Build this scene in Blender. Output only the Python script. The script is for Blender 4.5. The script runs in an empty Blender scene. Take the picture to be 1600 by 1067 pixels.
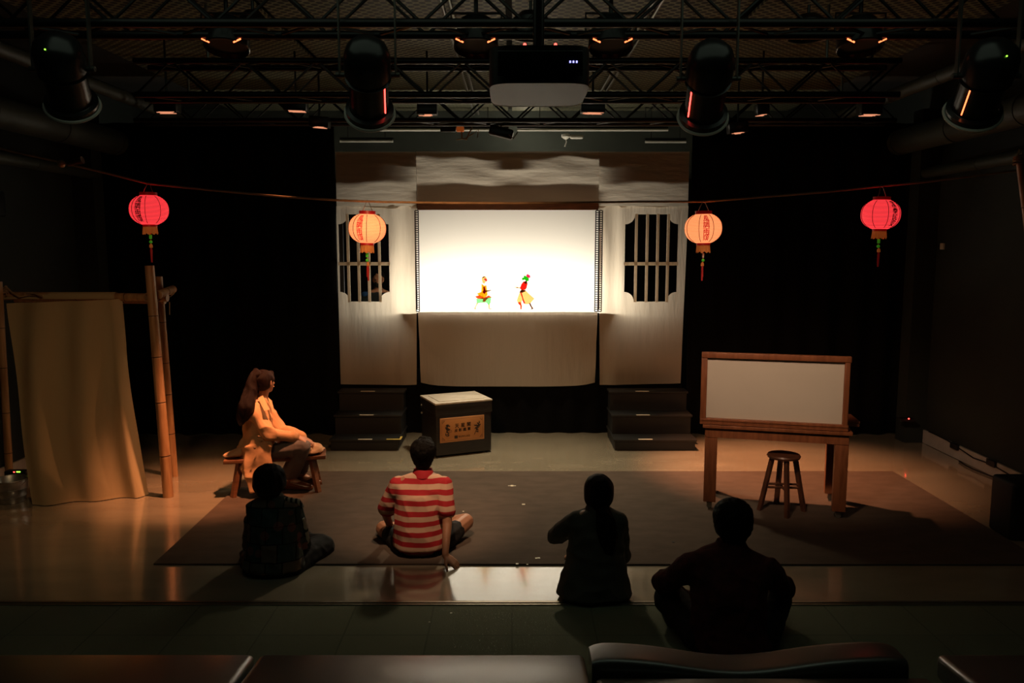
import bpy, bmesh, math, random
from mathutils import Vector, Matrix, noise
from mathutils.geometry import delaunay_2d_cdt
random.seed(7)
scn = bpy.context.scene
col = scn.collection
PI = math.pi

# ------------------------------------------------------------------ camera, world, exposure
F = 1250.0; CAMH = 2.3; PITCH = math.atan(151.5 / F)
cd = bpy.data.cameras.new('camera'); cam = bpy.data.objects.new('camera', cd); col.objects.link(cam)
cam.location = (0, 0, CAMH); cam.rotation_euler = (PI / 2 - PITCH, 0, 0)
cd.sensor_width = 36.0; cd.lens = F * 36.0 / 1600; cd.clip_start = 0.05; cd.clip_end = 100
scn.camera = cam
scn.view_settings.view_transform = 'Standard'; scn.view_settings.look = 'None'
scn.view_settings.exposure = 0.0; scn.view_settings.gamma = 1.0; scn.view_settings.use_curve_mapping = False
w = bpy.data.worlds.new('world'); scn.world = w; w.use_nodes = True
w.node_tree.nodes['Background'].inputs[0].default_value = (0.55, 0.62, 0.5, 1)
w.node_tree.nodes['Background'].inputs[1].default_value = 0.0
try:
    scn.cycles.use_denoising = True
    scn.cycles.denoiser = 'OPENIMAGEDENOISE'
    scn.cycles.sample_clamp_indirect = 4.0
    scn.cycles.max_bounces = 8; scn.cycles.diffuse_bounces = 4; scn.cycles.transparent_max_bounces = 12
    scn.cycles.caustics_reflective = False; scn.cycles.caustics_refractive = False
except Exception: pass

def lamp(name, kind, loc, target, power, color, size=0.1, cone=60, blend=0.6, size_y=None, spread=None):
    ld = bpy.data.lights.new(name, kind); ld.energy = power; ld.color = color
    if kind == 'SPOT':
        ld.spot_size = math.radians(cone); ld.spot_blend = blend; ld.shadow_soft_size = size
    elif kind == 'AREA':
        ld.shape = 'RECTANGLE'; ld.size = size; ld.size_y = size_y or size
        if spread: ld.spread = math.radians(spread)
    else: ld.shadow_soft_size = size
    o = bpy.data.objects.new(name, ld); col.objects.link(o); o.location = loc
    if target is not None:
        o.rotation_euler = (Vector(target) - Vector(loc)).to_track_quat('-Z', 'Y').to_euler()
    return o

# lamps of the theatre plus added fills; only some get housings further down
YB = 9.6                                    # plane of the puppet booth's cloth
lamp('screen_lamp', 'AREA', (-0.06, YB + 0.60, 1.56), (-0.06, YB, 2.0), 66, (1.0, 0.90, 0.72), size=2.7, size_y=0.1)
lamp('spot_woman', 'SPOT', (0.3, 8.0, 3.35), (-2.5, 7.45, 0.45), 165, (1.0, 0.42, 0.17), size=0.05, cone=42, blend=0.9)
lamp('spot_table', 'SPOT', (1.3, 8.45, 3.4), (2.7, 8.0, 0.0), 1250, (1.0, 0.40, 0.19), size=0.06, cone=50, blend=0.95)
lamp('fill_floor', 'SPOT', (0.0, 8.75, 3.42), (0.05, 7.75, 0.0), 400, (1.0, 0.82, 0.56), size=0.1, cone=84, blend=1.0)  # added fill that brightens floor and mat but misses the booth skirt
lamp('fill_pool_left', 'SPOT', (-1.6, 6.6, 3.4), (-2.85, 7.3, 0.0), 950, (1.0, 0.37, 0.16), size=0.08, cone=36, blend=1.0)  # extra orange spot added to brighten the floor by the bench
lamp('wash_booth', 'SPOT', (-0.82, 4.62, 2.92), (-0.2, 9.0, 0.75), 165, (1.0, 0.49, 0.21), size=0.12, cone=66, blend=0.9)
lamp('fill_striped_man', 'SPOT', (-0.35, 4.62, 2.95), (-0.68, 6.15, 0.45), 230, (1.0, 0.60, 0.36), size=0.05, cone=33, blend=0.8)  # added fill for the striped man's back, no fixture belongs to it
lamp('wash_table', 'SPOT', (1.06, 4.62, 2.92), (2.4, 7.2, 0.9), 175, (1.0, 0.60, 0.38), size=0.12, cone=46, blend=0.9)
lamp('wash_left', 'SPOT', (-2.6, 4.65, 2.95), (-3.9, 7.0, 0.4), 36, (1.0, 0.62, 0.30), size=0.15, cone=85, blend=1.0)
lamp('wash_right', 'SPOT', (2.5, 4.6, 2.95), (3.9, 6.9, 0.0), 6, (1.0, 0.66, 0.34), size=0.2, cone=85, blend=1.0)
lamp('fill_overhead', 'AREA', (0.0, 3.4, 4.0), (0.0, 4.2, 0.0), 5.0, (0.8, 1.0, 0.75), size=5.0, size_y=1.5)  # broad unseen area light filling the front from above, no housing
lamp('work_light', 'POINT', (0.2, 11.0, 3.75), None, 5, (1.0, 0.85, 0.65), size=0.15)

# ------------------------------------------------------------------ where a pixel's ray meets the place
def ray(px, py):
    u = (px - 800) / F; v = (py - 533.5) / F
    c, s = math.cos(PITCH), math.sin(PITCH)
    return Vector((u, c - v * s, -s - v * c))
def W(px, py, Y):
    d = ray(px, py); t = Y / d.y
    return Vector((d.x * t, Y, CAMH + d.z * t))
def G(px, py, z=0.0):
    d = ray(px, py); t = (z - CAMH) / d.z
    return Vector((d.x * t, d.y * t, z))

# ------------------------------------------------------------------ materials
def nodes(m): return m.node_tree.nodes, m.node_tree.links
def setin(b, names, v):
    for n in names:
        if n in b.inputs: b.inputs[n].default_value = v; return
def mat(name, c, rough=0.7, metal=0.0, var=0.0, vscale=8.0, c2=None, bump=0.0, bscale=60.0, stretch=(1, 1, 1), emit=None, es=0.0, spec=0.5, sheen=0.0, coat=0.0, crough=0.2):
    m = bpy.data.materials.new(name); m.use_nodes = True
    N, L = nodes(m); b = N['Principled BSDF']
    b.inputs['Base Color'].default_value = (*c, 1); b.inputs['Roughness'].default_value = rough; b.inputs['Metallic'].default_value = metal
    setin(b, ['Specular IOR Level', 'Specular'], spec)
    if coat: setin(b, ['Coat Weight'], coat); setin(b, ['Coat IOR'], 1.9); setin(b, ['Coat Roughness'], crough)
    if sheen: setin(b, ['Sheen Weight'], sheen)
    tc = N.new('ShaderNodeTexCoord'); mp = N.new('ShaderNodeMapping'); L.new(tc.outputs['Object'], mp.inputs[0]); mp.inputs['Scale'].default_value = stretch
    if var or c2:
        n = N.new('ShaderNodeTexNoise'); n.inputs['Scale'].default_value = vscale; n.inputs['Detail'].default_value = 5
        L.new(mp.outputs[0], n.inputs['Vector'])
        r = N.new('ShaderNodeValToRGB'); r.color_ramp.elements[0].position = 0.35; r.color_ramp.elements[1].position = 0.65
        d = c2 or tuple(x * (1 - var) for x in c); u = c if c2 else tuple(min(1, x * (1 + var)) for x in c)
        r.color_ramp.elements[0].color = (*d, 1); r.color_ramp.elements[1].color = (*u, 1)
        L.new(n.outputs['Fac'], r.inputs[0]); L.new(r.outputs[0], b.inputs['Base Color'])
    if bump:
        n2 = N.new('ShaderNodeTexNoise'); n2.inputs['Scale'].default_value = bscale; n2.inputs['Detail'].default_value = 3
        L.new(mp.outputs[0], n2.inputs['Vector'])
        bp = N.new('ShaderNodeBump'); bp.inputs['Strength'].default_value = bump; bp.inputs['Distance'].default_value = 0.01
        L.new(n2.outputs['Fac'], bp.inputs['Height']); L.new(bp.outputs[0], b.inputs['Normal'])
    if emit:
        setin(b, ['Emission Color', 'Emission'], (*emit, 1)); b.inputs['Emission Strength'].default_value = es
    return m
def cloth_mat(name, c, trans=0.5, bump=0.3, bscale=3.0, stretch=(6, 1, 1), weave=0.0):
    m = bpy.data.materials.new(name); m.use_nodes = True; N, L = nodes(m); N.remove(N['Principled BSDF'])
    d = N.new('ShaderNodeBsdfDiffuse'); t = N.new('ShaderNodeBsdfTranslucent'); mx = N.new('ShaderNodeMixShader')
    d.inputs[0].default_value = (*c, 1); t.inputs[0].default_value = (*c, 1); mx.inputs[0].default_value = trans
    L.new(d.outputs[0], mx.inputs[1]); L.new(t.outputs[0], mx.inputs[2]); L.new(mx.outputs[0], N['Material Output'].inputs[0])
    if bump:
        tc = N.new('ShaderNodeTexCoord'); mp = N.new('ShaderNodeMapping'); mp.inputs['Scale'].default_value = stretch
        n = N.new('ShaderNodeTexNoise'); n.inputs['Scale'].default_value = bscale; n.inputs['Detail'].default_value = 4
        bp = N.new('ShaderNodeBump'); bp.inputs['Strength'].default_value = bump; bp.inputs['Distance'].default_value = 0.05
        L.new(tc.outputs['Object'], mp.inputs[0]); L.new(mp.outputs[0], n.inputs['Vector']); L.new(n.outputs['Fac'], bp.inputs['Height'])
        L.new(bp.outputs[0], d.inputs['Normal']); L.new(bp.outputs[0], t.inputs['Normal'])
    return m
def tinted(name, c, a=0.75):
    c = tuple(x ** (1.5 if min(c) > .2 else 1.0) for x in c)                # dyed translucent hide: light from the screen shines through
    m = bpy.data.materials.new(name); m.use_nodes = True; N, L = nodes(m); N.remove(N['Principled BSDF'])
    d = N.new('ShaderNodeBsdfDiffuse'); t = N.new('ShaderNodeBsdfTransparent'); mx = N.new('ShaderNodeMixShader')
    d.inputs[0].default_value = (*c, 1); t.inputs[0].default_value = (*c, 1); mx.inputs[0].default_value = a
    L.new(d.outputs[0], mx.inputs[1]); L.new(t.outputs[0], mx.inputs[2]); L.new(mx.outputs[0], N['Material Output'].inputs[0])
    return m
def grid_tile_mat(name, c, c2, scale, rough):
    m = mat(name, c, rough, var=0.25, vscale=3.0, bump=0.5, bscale=300); N, L = nodes(m); b = N['Principled BSDF']
    tc = N.new('ShaderNodeTexCoord'); br = N.new('ShaderNodeTexBrick'); br.inputs['Scale'].default_value = scale
    br.offset = 0.0; br.inputs['Color1'].default_value = (*c, 1); br.inputs['Color2'].default_value = (*c2, 1); br.inputs['Mortar'].default_value = (*[x * .8 for x in c], 1)
    br.inputs['Mortar Size'].default_value = 0.006; br.inputs['Brick Width'].default_value = 0.5; br.inputs['Row Height'].default_value = 0.5
    L.new(tc.outputs['Object'], br.inputs['Vector']); L.new(br.outputs[0], b.inputs['Base Color'])
    return m
def pattern_mat(name, c, c2, build):        # build(N, L, objcoord) -> socket used as mix factor
    m = mat(name, c, 0.85, bump=0.25, bscale=18); N, L = nodes(m); b = N['Principled BSDF']
    tc = N.new('ShaderNodeTexCoord'); s = build(N, L, tc.outputs['Object'])
    r = N.new('ShaderNodeValToRGB'); r.color_ramp.interpolation = 'CONSTANT'
    r.color_ramp.elements[0].color = (*c, 1); r.color_ramp.elements[1].color = (*c2, 1); r.color_ramp.elements[1].position = 0.5
    L.new(s, r.inputs[0]); L.new(r.outputs[0], b.inputs['Base Color'])
    return m

M = {}
M['floor'] = mat('floor_vinyl', (0.36, 0.31, 0.22), 0.15, spec=1.0, coat=1.0, crough=0.09, var=0.10, vscale=1.6, bump=0.06, bscale=9, stretch=(1, 2.5, 1))
M['carpet'] = grid_tile_mat('front_carpet', (0.15, 0.165, 0.105), (0.175, 0.19, 0.12), 1.0, 0.95)
M['mat'] = mat('stage_mat', (0.10, 0.074, 0.056), 0.95, var=0.10, vscale=5, bump=0.4, bscale=240, stretch=(1, 2, 1), spec=0.15)
M['wall'] = mat('dark_wall', (0.012, 0.018, 0.014), 0.85, var=0.3, vscale=1.2, bump=0.15, bscale=40)
M['backwall'] = mat('backstage_wall', (0.07, 0.085, 0.07), 0.8, var=0.12, vscale=1.5)
M['ceil'] = mat('ceiling_black', (0.02, 0.018, 0.013), 0.9, var=0.3, vscale=1.0)
M['base'] = mat('baseboard_grey', (0.45, 0.43, 0.40), 0.6, var=0.08)
M['trim'] = mat('metal_trim', (0.32, 0.27, 0.2), 0.35, metal=0.7, var=0.1)
M['drape'] = mat('black_drape', (0.0035, 0.0035, 0.0035), 0.95, bump=0.3, bscale=80, spec=0.1)
M['black'] = mat('black_paint', (0.005, 0.005, 0.0045), 0.6, var=0.25, vscale=4)
M['blackgloss'] = mat('black_metal', (0.012, 0.012, 0.012), 0.28, var=0.2, vscale=6)
M['truss'] = mat('truss_black', (0.010, 0.010, 0.010), 0.32, metal=0.3, var=0.2)
M['greymetal'] = mat('grey_metal', (0.28, 0.28, 0.25), 0.4, metal=0.8, var=0.15)
M['zinc'] = mat('zinc_pail', (0.42, 0.42, 0.40), 0.38, metal=0.9, var=0.2, vscale=14)
M['yoke'] = mat('yoke_grey', (0.07, 0.07, 0.06), 0.4, metal=0.6)
M['duct'] = mat('duct_dark', (0.03, 0.034, 0.022), 0.55, var=0.25, vscale=3)
M['white'] = mat('white_plastic', (0.62, 0.6, 0.52), 0.5, var=0.05)
M['cloth'] = cloth_mat('booth_cotton', (0.74, 0.66, 0.55), 0.5, bump=0.3, bscale=2.2, stretch=(5, 1, 0.8))
M['clothtop'] = cloth_mat('booth_cotton_upper', (0.74, 0.66, 0.55), 0.5, bump=0.28, bscale=2.6, stretch=(1.2, 1, 5))
M['screen'] = cloth_mat('shadow_screen', (0.88, 0.86, 0.82), 0.55, bump=0)
M['wood'] = mat('brown_wood', (0.22, 0.085, 0.035), 0.5, c2=(0.12, 0.045, 0.02), vscale=5, stretch=(1, 1, 8), bump=0.1, bscale=30)
M['tablewood'] = mat('table_wood', (0.30, 0.11, 0.045), 0.45, c2=(0.20, 0.07, 0.028), vscale=4, stretch=(8, 8, 1.2), bump=0.1, bscale=30)
M['stool'] = mat('stool_wood', (0.14, 0.055, 0.03), 0.35, c2=(0.07, 0.03, 0.018), vscale=6, stretch=(5, 5, 1))
M['bamboo'] = mat('bamboo', (0.42, 0.24, 0.11), 0.42, c2=(0.26, 0.13, 0.055), vscale=5, stretch=(6, 6, 0.6), bump=0.1, bscale=40)
M['node'] = mat('bamboo_joint', (0.07, 0.035, 0.015), 0.6, var=0.2)
M['rope'] = mat('hemp_rope', (0.34, 0.22, 0.12), 0.9, bump=0.8, bscale=200, var=0.2)
M['drapecloth'] = cloth_mat('linen_sheet', (0.52, 0.40, 0.23), 0.2, bump=0.25, bscale=1.4, stretch=(3.5, 2, 0.5))
M['panel'] = mat('whiteboard_cloth', (0.62, 0.60, 0.52), 0.7, var=0.03, vscale=2)
M['trunk'] = mat('trunk_black', (0.012, 0.008, 0.006), 0.5, var=0.3, vscale=10, stretch=(1, 1, 5))
M['trunktop'] = mat('trunk_top', (0.62, 0.56, 0.47), 0.45, c2=(0.42, 0.38, 0.31), vscale=4, stretch=(1, 7, 1), bump=0.15)
M['label'] = mat('label_tan', (0.56, 0.25, 0.08), 0.6, c2=(0.42, 0.18, 0.055), vscale=3.2)
M['ink'] = mat('dark_ink', (0.035, 0.02, 0.012), 0.7)
M['brownink'] = mat('brown_ink', (0.15, 0.07, 0.03), 0.7)
M['vinyl'] = mat('black_vinyl', (0.06, 0.06, 0.05), 0.34, spec=1.0, coat=1.0, crough=0.28, var=0.15, vscale=2, bump=0.25, bscale=420)
M['yellow'] = mat('glow_tape_yellow', (0.75, 0.55, 0.12), 0.5)
M['tapewhite'] = mat('white_tape', (0.85, 0.78, 0.6), 0.5)
M['redl'] = mat('lantern_red', (0.8, 0.05, 0.06), 0.7, emit=(1.0, 0.045, 0.055), es=1.15)
M['peach'] = mat('lantern_peach', (0.9, 0.5, 0.3), 0.7, emit=(1.0, 0.33, 0.12), es=1.15)
M['redwire'] = mat('lantern_wire_red', (0.3, 0.01, 0.015), 0.7, emit=(1.0, 0.03, 0.03), es=0.16)
M['peachwire'] = mat('lantern_wire_peach', (0.5, 0.2, 0.1), 0.7, emit=(1.0, 0.22, 0.07), es=0.7)
M['rib'] = mat('lantern_rib', (0.04, 0.01, 0.008), 0.7)
M['capred'] = mat('lantern_cap_red', (0.38, 0.01, 0.018), 0.4)
M['fringe'] = mat('fringe_orange', (0.55, 0.22, 0.06), 0.8, bump=0.8, bscale=60, stretch=(6, 6, 0.3), emit=(0.8, 0.2, 0.03), es=0.10)
M['jade'] = mat('green_bead', (0.08, 0.55, 0.05), 0.3, emit=(0.08, 0.6, 0.02), es=0.12)
M['tassel'] = mat('red_tassel', (0.35, 0.015, 0.015), 0.8, emit=(0.5, 0.01, 0.01), es=0.06)
M['glyphblack'] = mat('glyph_black', (0.02, 0.003, 0.003), 0.8)
M['glyphred'] = mat('glyph_red', (0.5, 0.02, 0.02), 0.8, emit=(0.8, 0.02, 0.02), es=0.45)
M['glowred'] = mat('red_led', (0.1, 0, 0), 0.5, emit=(1, 0.04, 0.03), es=9)
M['gloworange'] = mat('hot_slit', (0.1, 0.03, 0), 0.5, emit=(1, 0.16, 0.05), es=4)
M['glowwarm'] = mat('lamp_louvre', (0.1, 0.05, 0.03), 0.5, emit=(1, 0.38, 0.2), es=0.8)
M['glowblue'] = mat('blue_led', (0.0, 0.0, 0.1), 0.5, emit=(0.35, 0.35, 1), es=2.2)
M['glowgreen'] = mat('green_led', (0.0, 0.1, 0.0), 0.5, emit=(0.3, 1, 0.05), es=3)
M['skin'] = mat('skin', (0.50, 0.26, 0.155), 0.5, var=0.05, vscale=12)
M['skindark'] = mat('skin_tan', (0.40, 0.19, 0.105), 0.5, var=0.05, vscale=12)
M['hair'] = mat('black_hair', (0.005, 0.004, 0.003), 0.55, spec=0.1, bump=0.6, bscale=60, stretch=(6, 6, 0.5))
M['brownhair'] = mat('brown_hair', (0.011, 0.004, 0.0025), 0.45, spec=0.2, bump=0.9, bscale=60, stretch=(6, 6, 0.5))
M['coat'] = mat('trench_coat', (0.56, 0.31, 0.15), 0.8, var=0.05, bump=0.5, bscale=9)
M['coatdark'] = mat('coat_seam', (0.20, 0.11, 0.055), 0.8)
M['trouser'] = mat('grey_trousers', (0.15, 0.125, 0.115), 0.85, bump=0.5, bscale=8, var=0.1)
M['darktrouser'] = mat('dark_trousers', (0.010, 0.009, 0.009), 0.85, bump=0.4, bscale=8)
M['jacketgreen'] = mat('dark_green_jacket', (0.07, 0.063, 0.045), 0.85, bump=0.5, bscale=7, var=0.1)
M['navy'] = mat('blue_jeans', (0.03, 0.06, 0.13), 0.85)
M['shoe'] = mat('brown_leather', (0.16, 0.055, 0.025), 0.2)
M['mask'] = mat('black_face_mask', (0.012, 0.02, 0.015), 0.8)
M['eye'] = mat('eye', (0.03, 0.02, 0.015), 0.2)
M['beige'] = mat('beige_cloth', (0.60, 0.36, 0.20), 0.85, bump=0.4, bscale=12)
M['shirt_dark'] = mat('dark_shirt', (0.008, 0.016, 0.014), 0.85)
M['bluepatch'] = mat('blue_shoulder', (0.01, 0.06, 0.18), 0.8)
def stripes(period, phase, yaw=0.0):
    def b(N, L, co):
        s = N.new('ShaderNodeSeparateXYZ'); L.new(co, s.inputs[0])
        n = N.new('ShaderNodeTexNoise'); n.inputs['Scale'].default_value = 5.0; L.new(co, n.inputs['Vector'])
        k = N.new('ShaderNodeMath'); k.operation = 'MULTIPLY_ADD'; k.inputs[1].default_value = 0.018; L.new(n.outputs['Fac'], k.inputs[0]); L.new(s.outputs['Z'], k.inputs[2])
        a = N.new('ShaderNodeMath'); a.operation = 'MULTIPLY_ADD'; a.inputs[1].default_value = 1 / period; a.inputs[2].default_value = phase
        L.new(k.outputs[0], a.inputs[0])
        f = N.new('ShaderNodeMath'); f.operation = 'FRACT'; L.new(a.outputs[0], f.inputs[0]); return f.outputs[0]
    return b
M['stripe'] = pattern_mat('striped_shirt', (0.60, 0.37, 0.25), (0.40, 0.012, 0.018), stripes(0.0745, 0.0))
def maroon(N, L, co):
    n = N.new('ShaderNodeTexVoronoi'); n.inputs['Scale'].default_value = 14; L.new(co, n.inputs['Vector']); return n.outputs['Distance']
M['maroon'] = mat('dark_red_jacket', (0.09, 0.010, 0.006), 0.9, c2=(0.05, 0.007, 0.005), vscale=20, bump=0.4, bscale=40)
def mesh_panel_mat():
    m = mat('perforated_panel', (0.11, 0.095, 0.055), 0.6, metal=0.2); N, L = nodes(m); b = N['Principled BSDF']
    tc = N.new('ShaderNodeTexCoord'); mp = N.new('ShaderNodeMapping'); mp.inputs['Rotation'].default_value = (0, 0, PI / 4); mp.inputs['Scale'].default_value = (15, 15, 15)
    ch = N.new('ShaderNodeTexVoronoi'); ch.inputs['Scale'].default_value = 1.0; ch.inputs['Randomness'].default_value = 0.0
    r = N.new('ShaderNodeValToRGB'); r.color_ramp.elements[0].color = (0.004, 0.004, 0.003, 1); r.color_ramp.elements[1].color = (0.19, 0.19, 0.11, 1)
    r.color_ramp.elements[0].position = 0.36; r.color_ramp.elements[1].position = 0.46
    L.new(tc.outputs['Object'], mp.inputs[0]); L.new(mp.outputs[0], ch.inputs['Vector']); L.new(ch.outputs['Distance'], r.inputs[0]); L.new(r.outputs[0], b.inputs['Base Color'])
    return m
M['meshpanel'] = mesh_panel_mat()

# ------------------------------------------------------------------ building helpers
def link(name, me, m, parent=None):
    o = bpy.data.objects.new(name, me); col.objects.link(o)
    if m is not None and not me.materials: me.materials.append(m)
    if parent is not None:
        o.parent = parent; o.matrix_parent_inverse = Matrix.Translation(parent_world(parent)).inverted()
    return o
def parent_world(p):
    v = Vector(p.location)
    if p.parent is not None: v = Vector(p.location)
    return v
def thing(name, label, cat, loc=(0, 0, 0), group=None):
    o = bpy.data.objects.new(name, None); col.objects.link(o); o.location = loc; o.empty_display_size = 0.1
    o['label'] = label; o['category'] = cat
    if group: o['group'] = group
    return o
def tag(o, label, cat, group=None):
    o['label'] = label; o['category'] = cat
    if group: o['group'] = group
    return o
def struct(o): o['kind'] = 'structure'; return o

class MB:
    def __init__(s): s.bm = bmesh.new()
    def box(s, c, size, rz=0.0, rot=None, bev=0.0):
        R = rot if rot is not None else Matrix.Rotation(rz, 4, 'Z')
        mt = Matrix.Translation(Vector(c)) @ R.to_4x4() @ Matrix.Diagonal((*size, 1))
        r = bmesh.ops.create_cube(s.bm, size=1.0, matrix=mt)
        if bev:
            es = list({e for v in r['verts'] for e in v.link_edges})
            bmesh.ops.bevel(s.bm, geom=es, offset=bev, segments=3, profile=0.5, affect='EDGES')
        return s
    def cyl(s, a, b, r0, r1=None, n=16, caps=True):
        a = Vector(a); b = Vector(b); r1 = r0 if r1 is None else r1; d = b - a
        q = d.to_track_quat('Z', 'Y').to_matrix().to_4x4()
        bmesh.ops.create_cone(s.bm, cap_ends=caps, segments=n, radius1=r0, radius2=r1, depth=d.length, matrix=Matrix.Translation((a + b) / 2) @ q)
        return s
    def sph(s, c, r, n=16, scale=(1, 1, 1)):
        bmesh.ops.create_uvsphere(s.bm, u_segments=n, v_segments=max(6, n // 2), radius=r, matrix=Matrix.Translation(Vector(c)) @ Matrix.Diagonal((*scale, 1))); return s
    def tube(s, pts, r, n=8, closed=False):
        pts = [Vector(p) for p in pts]; rings = []; N = len(pts); prev = None
        rr = r if isinstance(r, (list, tuple)) else [r] * N
        for i, p in enumerate(pts):
            t = (pts[(i + 1) % N] - pts[i - 1]) if closed else (pts[min(i + 1, N - 1)] - pts[max(i - 1, 0)])
            t.normalize()
            if prev is None:
                prev = t.orthogonal().normalized()
            u = (prev - t * prev.dot(t)).normalized(); prev = u; v = t.cross(u)
            rings.append([s.bm.verts.new(p + (u * math.cos(2 * PI * k / n) + v * math.sin(2 * PI * k / n)) * rr[i]) for k in range(n)])
        for i in range(N if closed else N - 1):
            A = rings[i]; B = rings[(i + 1) % N]
            for k in range(n): s.bm.faces.new((A[k], A[(k + 1) % n], B[(k + 1) % n], B[k]))
        if not closed:
            s.bm.faces.new(rings[0][::-1]); s.bm.faces.new(rings[-1])
        return s
    def lathe(s, prof, c=(0, 0, 0), axis=(0, 0, 1), n=28, cap=True):
        q = Vector(axis).to_track_quat('Z', 'Y').to_matrix(); c = Vector(c); rings = []
        for r, z in prof:
            rings.append([s.bm.verts.new(c + q @ Vector((r * math.cos(2 * PI * k / n), r * math.sin(2 * PI * k / n), z))) for k in range(n)])
        for A, B in zip(rings, rings[1:]):
            for k in range(n): s.bm.faces.new((A[k], A[(k + 1) % n], B[(k + 1) % n], B[k]))
        if cap:
            s.bm.faces.new(rings[0][::-1]); s.bm.faces.new(rings[-1])
        return s
    def ring(s, c, R, r, axis=(0, 0, 1), n=28, sx=1.0):
        q = Vector(axis).to_track_quat('Z', 'Y').to_matrix(); c = Vector(c)
        return s.tube([c + q @ Vector((R * math.cos(2 * PI * k / n), R * math.sin(2 * PI * k / n) * sx, 0)) for k in range(n)], r, 6, closed=True)
    def prism(s, pts, d):
        d = Vector(d); a = [s.bm.verts.new(Vector(p)) for p in pts]; b = [s.bm.verts.new(Vector(p) + d) for p in pts]
        s.bm.faces.new(a[::-1]); s.bm.faces.new(b); n = len(a)
        for k in range(n): s.bm.faces.new((a[k], a[(k + 1) % n], b[(k + 1) % n], b[k]))
        return s
    def quad(s, *p): s.bm.faces.new([s.bm.verts.new(Vector(x)) for x in p]); return s
    def grid(s, fn, nu, nv):
        V = [[s.bm.verts.new(fn(i / nu, j / nv)) for i in range(nu + 1)] for j in range(nv + 1)]
        for j in range(nv):
            for i in range(nu): s.bm.faces.new((V[j][i], V[j][i + 1], V[j + 1][i + 1], V[j + 1][i]))
        return s
    def hull(s, balls, sub=2):
        pts = ico(sub); vs = []
        for bl in balls:
            c = Vector(bl[0]); r = bl[1]; R = bl[2] if len(bl) > 2 else None
            for p in pts:
                q = Vector((p.x * r[0], p.y * r[1], p.z * r[2])) if isinstance(r, (tuple, list)) else p * r
                if R is not None: q = R @ q
                vs.append(s.bm.verts.new(c + q))
        h = bmesh.ops.convex_hull(s.bm, input=vs)
        dead = [v for v in vs if not v.link_faces]
        bmesh.ops.delete(s.bm, geom=dead, context='VERTS')
        return s
    def build(s, name, m, parent=None, smooth=True, recalc=True):
        if recalc: bmesh.ops.recalc_face_normals(s.bm, faces=s.bm.faces)
        me = bpy.data.meshes.new(name); s.bm.to_mesh(me); s.bm.free()
        o = link(name, me, m, parent)
        if smooth:
            for p in me.polygons: p.use_smooth = True
            auto(me)
        return o
def auto(me, ang=40):
    bm = bmesh.new(); bm.from_mesh(me); ca = math.radians(ang)
    for e in bm.edges:
        if len(e.link_faces) == 2 and e.calc_face_angle(0) > ca: e.smooth = False
    bm.to_mesh(me); bm.free()
_ico = {}
def ico(sub):
    if sub not in _ico:
        b = bmesh.new(); bmesh.ops.create_icosphere(b, subdivisions=sub, radius=1); _ico[sub] = [v.co.copy() for v in b.verts]; b.free()
    return _ico[sub]
def organic(name, mb, m, parent, voxel=0.012, iters=6, fold=0.0, fscale=6.0, fstretch=(1, 1, 1), seed=0.0):
    me = bpy.data.meshes.new(name); mb.bm.to_mesh(me); mb.bm.free()
    t = bpy.data.objects.new('tmp', me); col.objects.link(t)
    r = t.modifiers.new('r', 'REMESH'); r.mode = 'VOXEL'; r.voxel_size = voxel; r.adaptivity = 0
    s = t.modifiers.new('s', 'SMOOTH'); s.iterations = iters; s.factor = 0.6
    dg = bpy.context.evaluated_depsgraph_get(); dg.update()
    n = bpy.data.meshes.new_from_object(t.evaluated_get(dg), depsgraph=dg)
    bpy.data.objects.remove(t); bpy.data.meshes.remove(me); n.name = name; n.materials.clear()
    if fold:
        nrm = [v.normal.copy() for v in n.vertices]
        for v, q in zip(n.vertices, nrm):
            p = Vector((v.co.x * fstretch[0], v.co.y * fstretch[1], v.co.z * fstretch[2])) * fscale + Vector((seed, seed, seed))
            k = noise.noise(p) + 0.5 * noise.noise(p * 2.1) ; k = 1 - abs(k) * 2.2
            v.co += q * fold * (k - 0.5)
    for p in n.polygons: p.use_smooth = True
    return link(name, n, m, parent)
def text_bm(body, size, fn=None, ang=None, spacing=1.0):
    cu = bpy.data.curves.new('t', 'FONT'); cu.body = body; cu.size = size; cu.align_x = 'CENTER'; cu.align_y = 'CENTER'; cu.space_character = spacing
    t = bpy.data.objects.new('t', cu); col.objects.link(t)
    dg = bpy.context.evaluated_depsgraph_get(); dg.update()
    me = bpy.data.meshes.new_from_object(t.evaluated_get(dg), depsgraph=dg)
    bpy.data.objects.remove(t); bpy.data.curves.remove(cu)
    out = [[v.co.copy() for v in me.vertices], [list(p.vertices) for p in me.polygons]]
    bpy.data.meshes.remove(me); return out
def add_text(mb, body, size, fn, spacing=1.0, bold=0.02):
    vs, fs = text_bm(body, size, spacing=spacing)
    e = size * bold
    for dx, dy in ((-e, -e), (e, -e), (-e, e), (e, e)) if bold else ((0, 0),):
        V = [mb.bm.verts.new(fn(v.x + dx, v.y + dy)) for v in vs]
        for f in fs:
            try: mb.bm.faces.new([V[i] for i in f])
            except ValueError: pass

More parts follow.
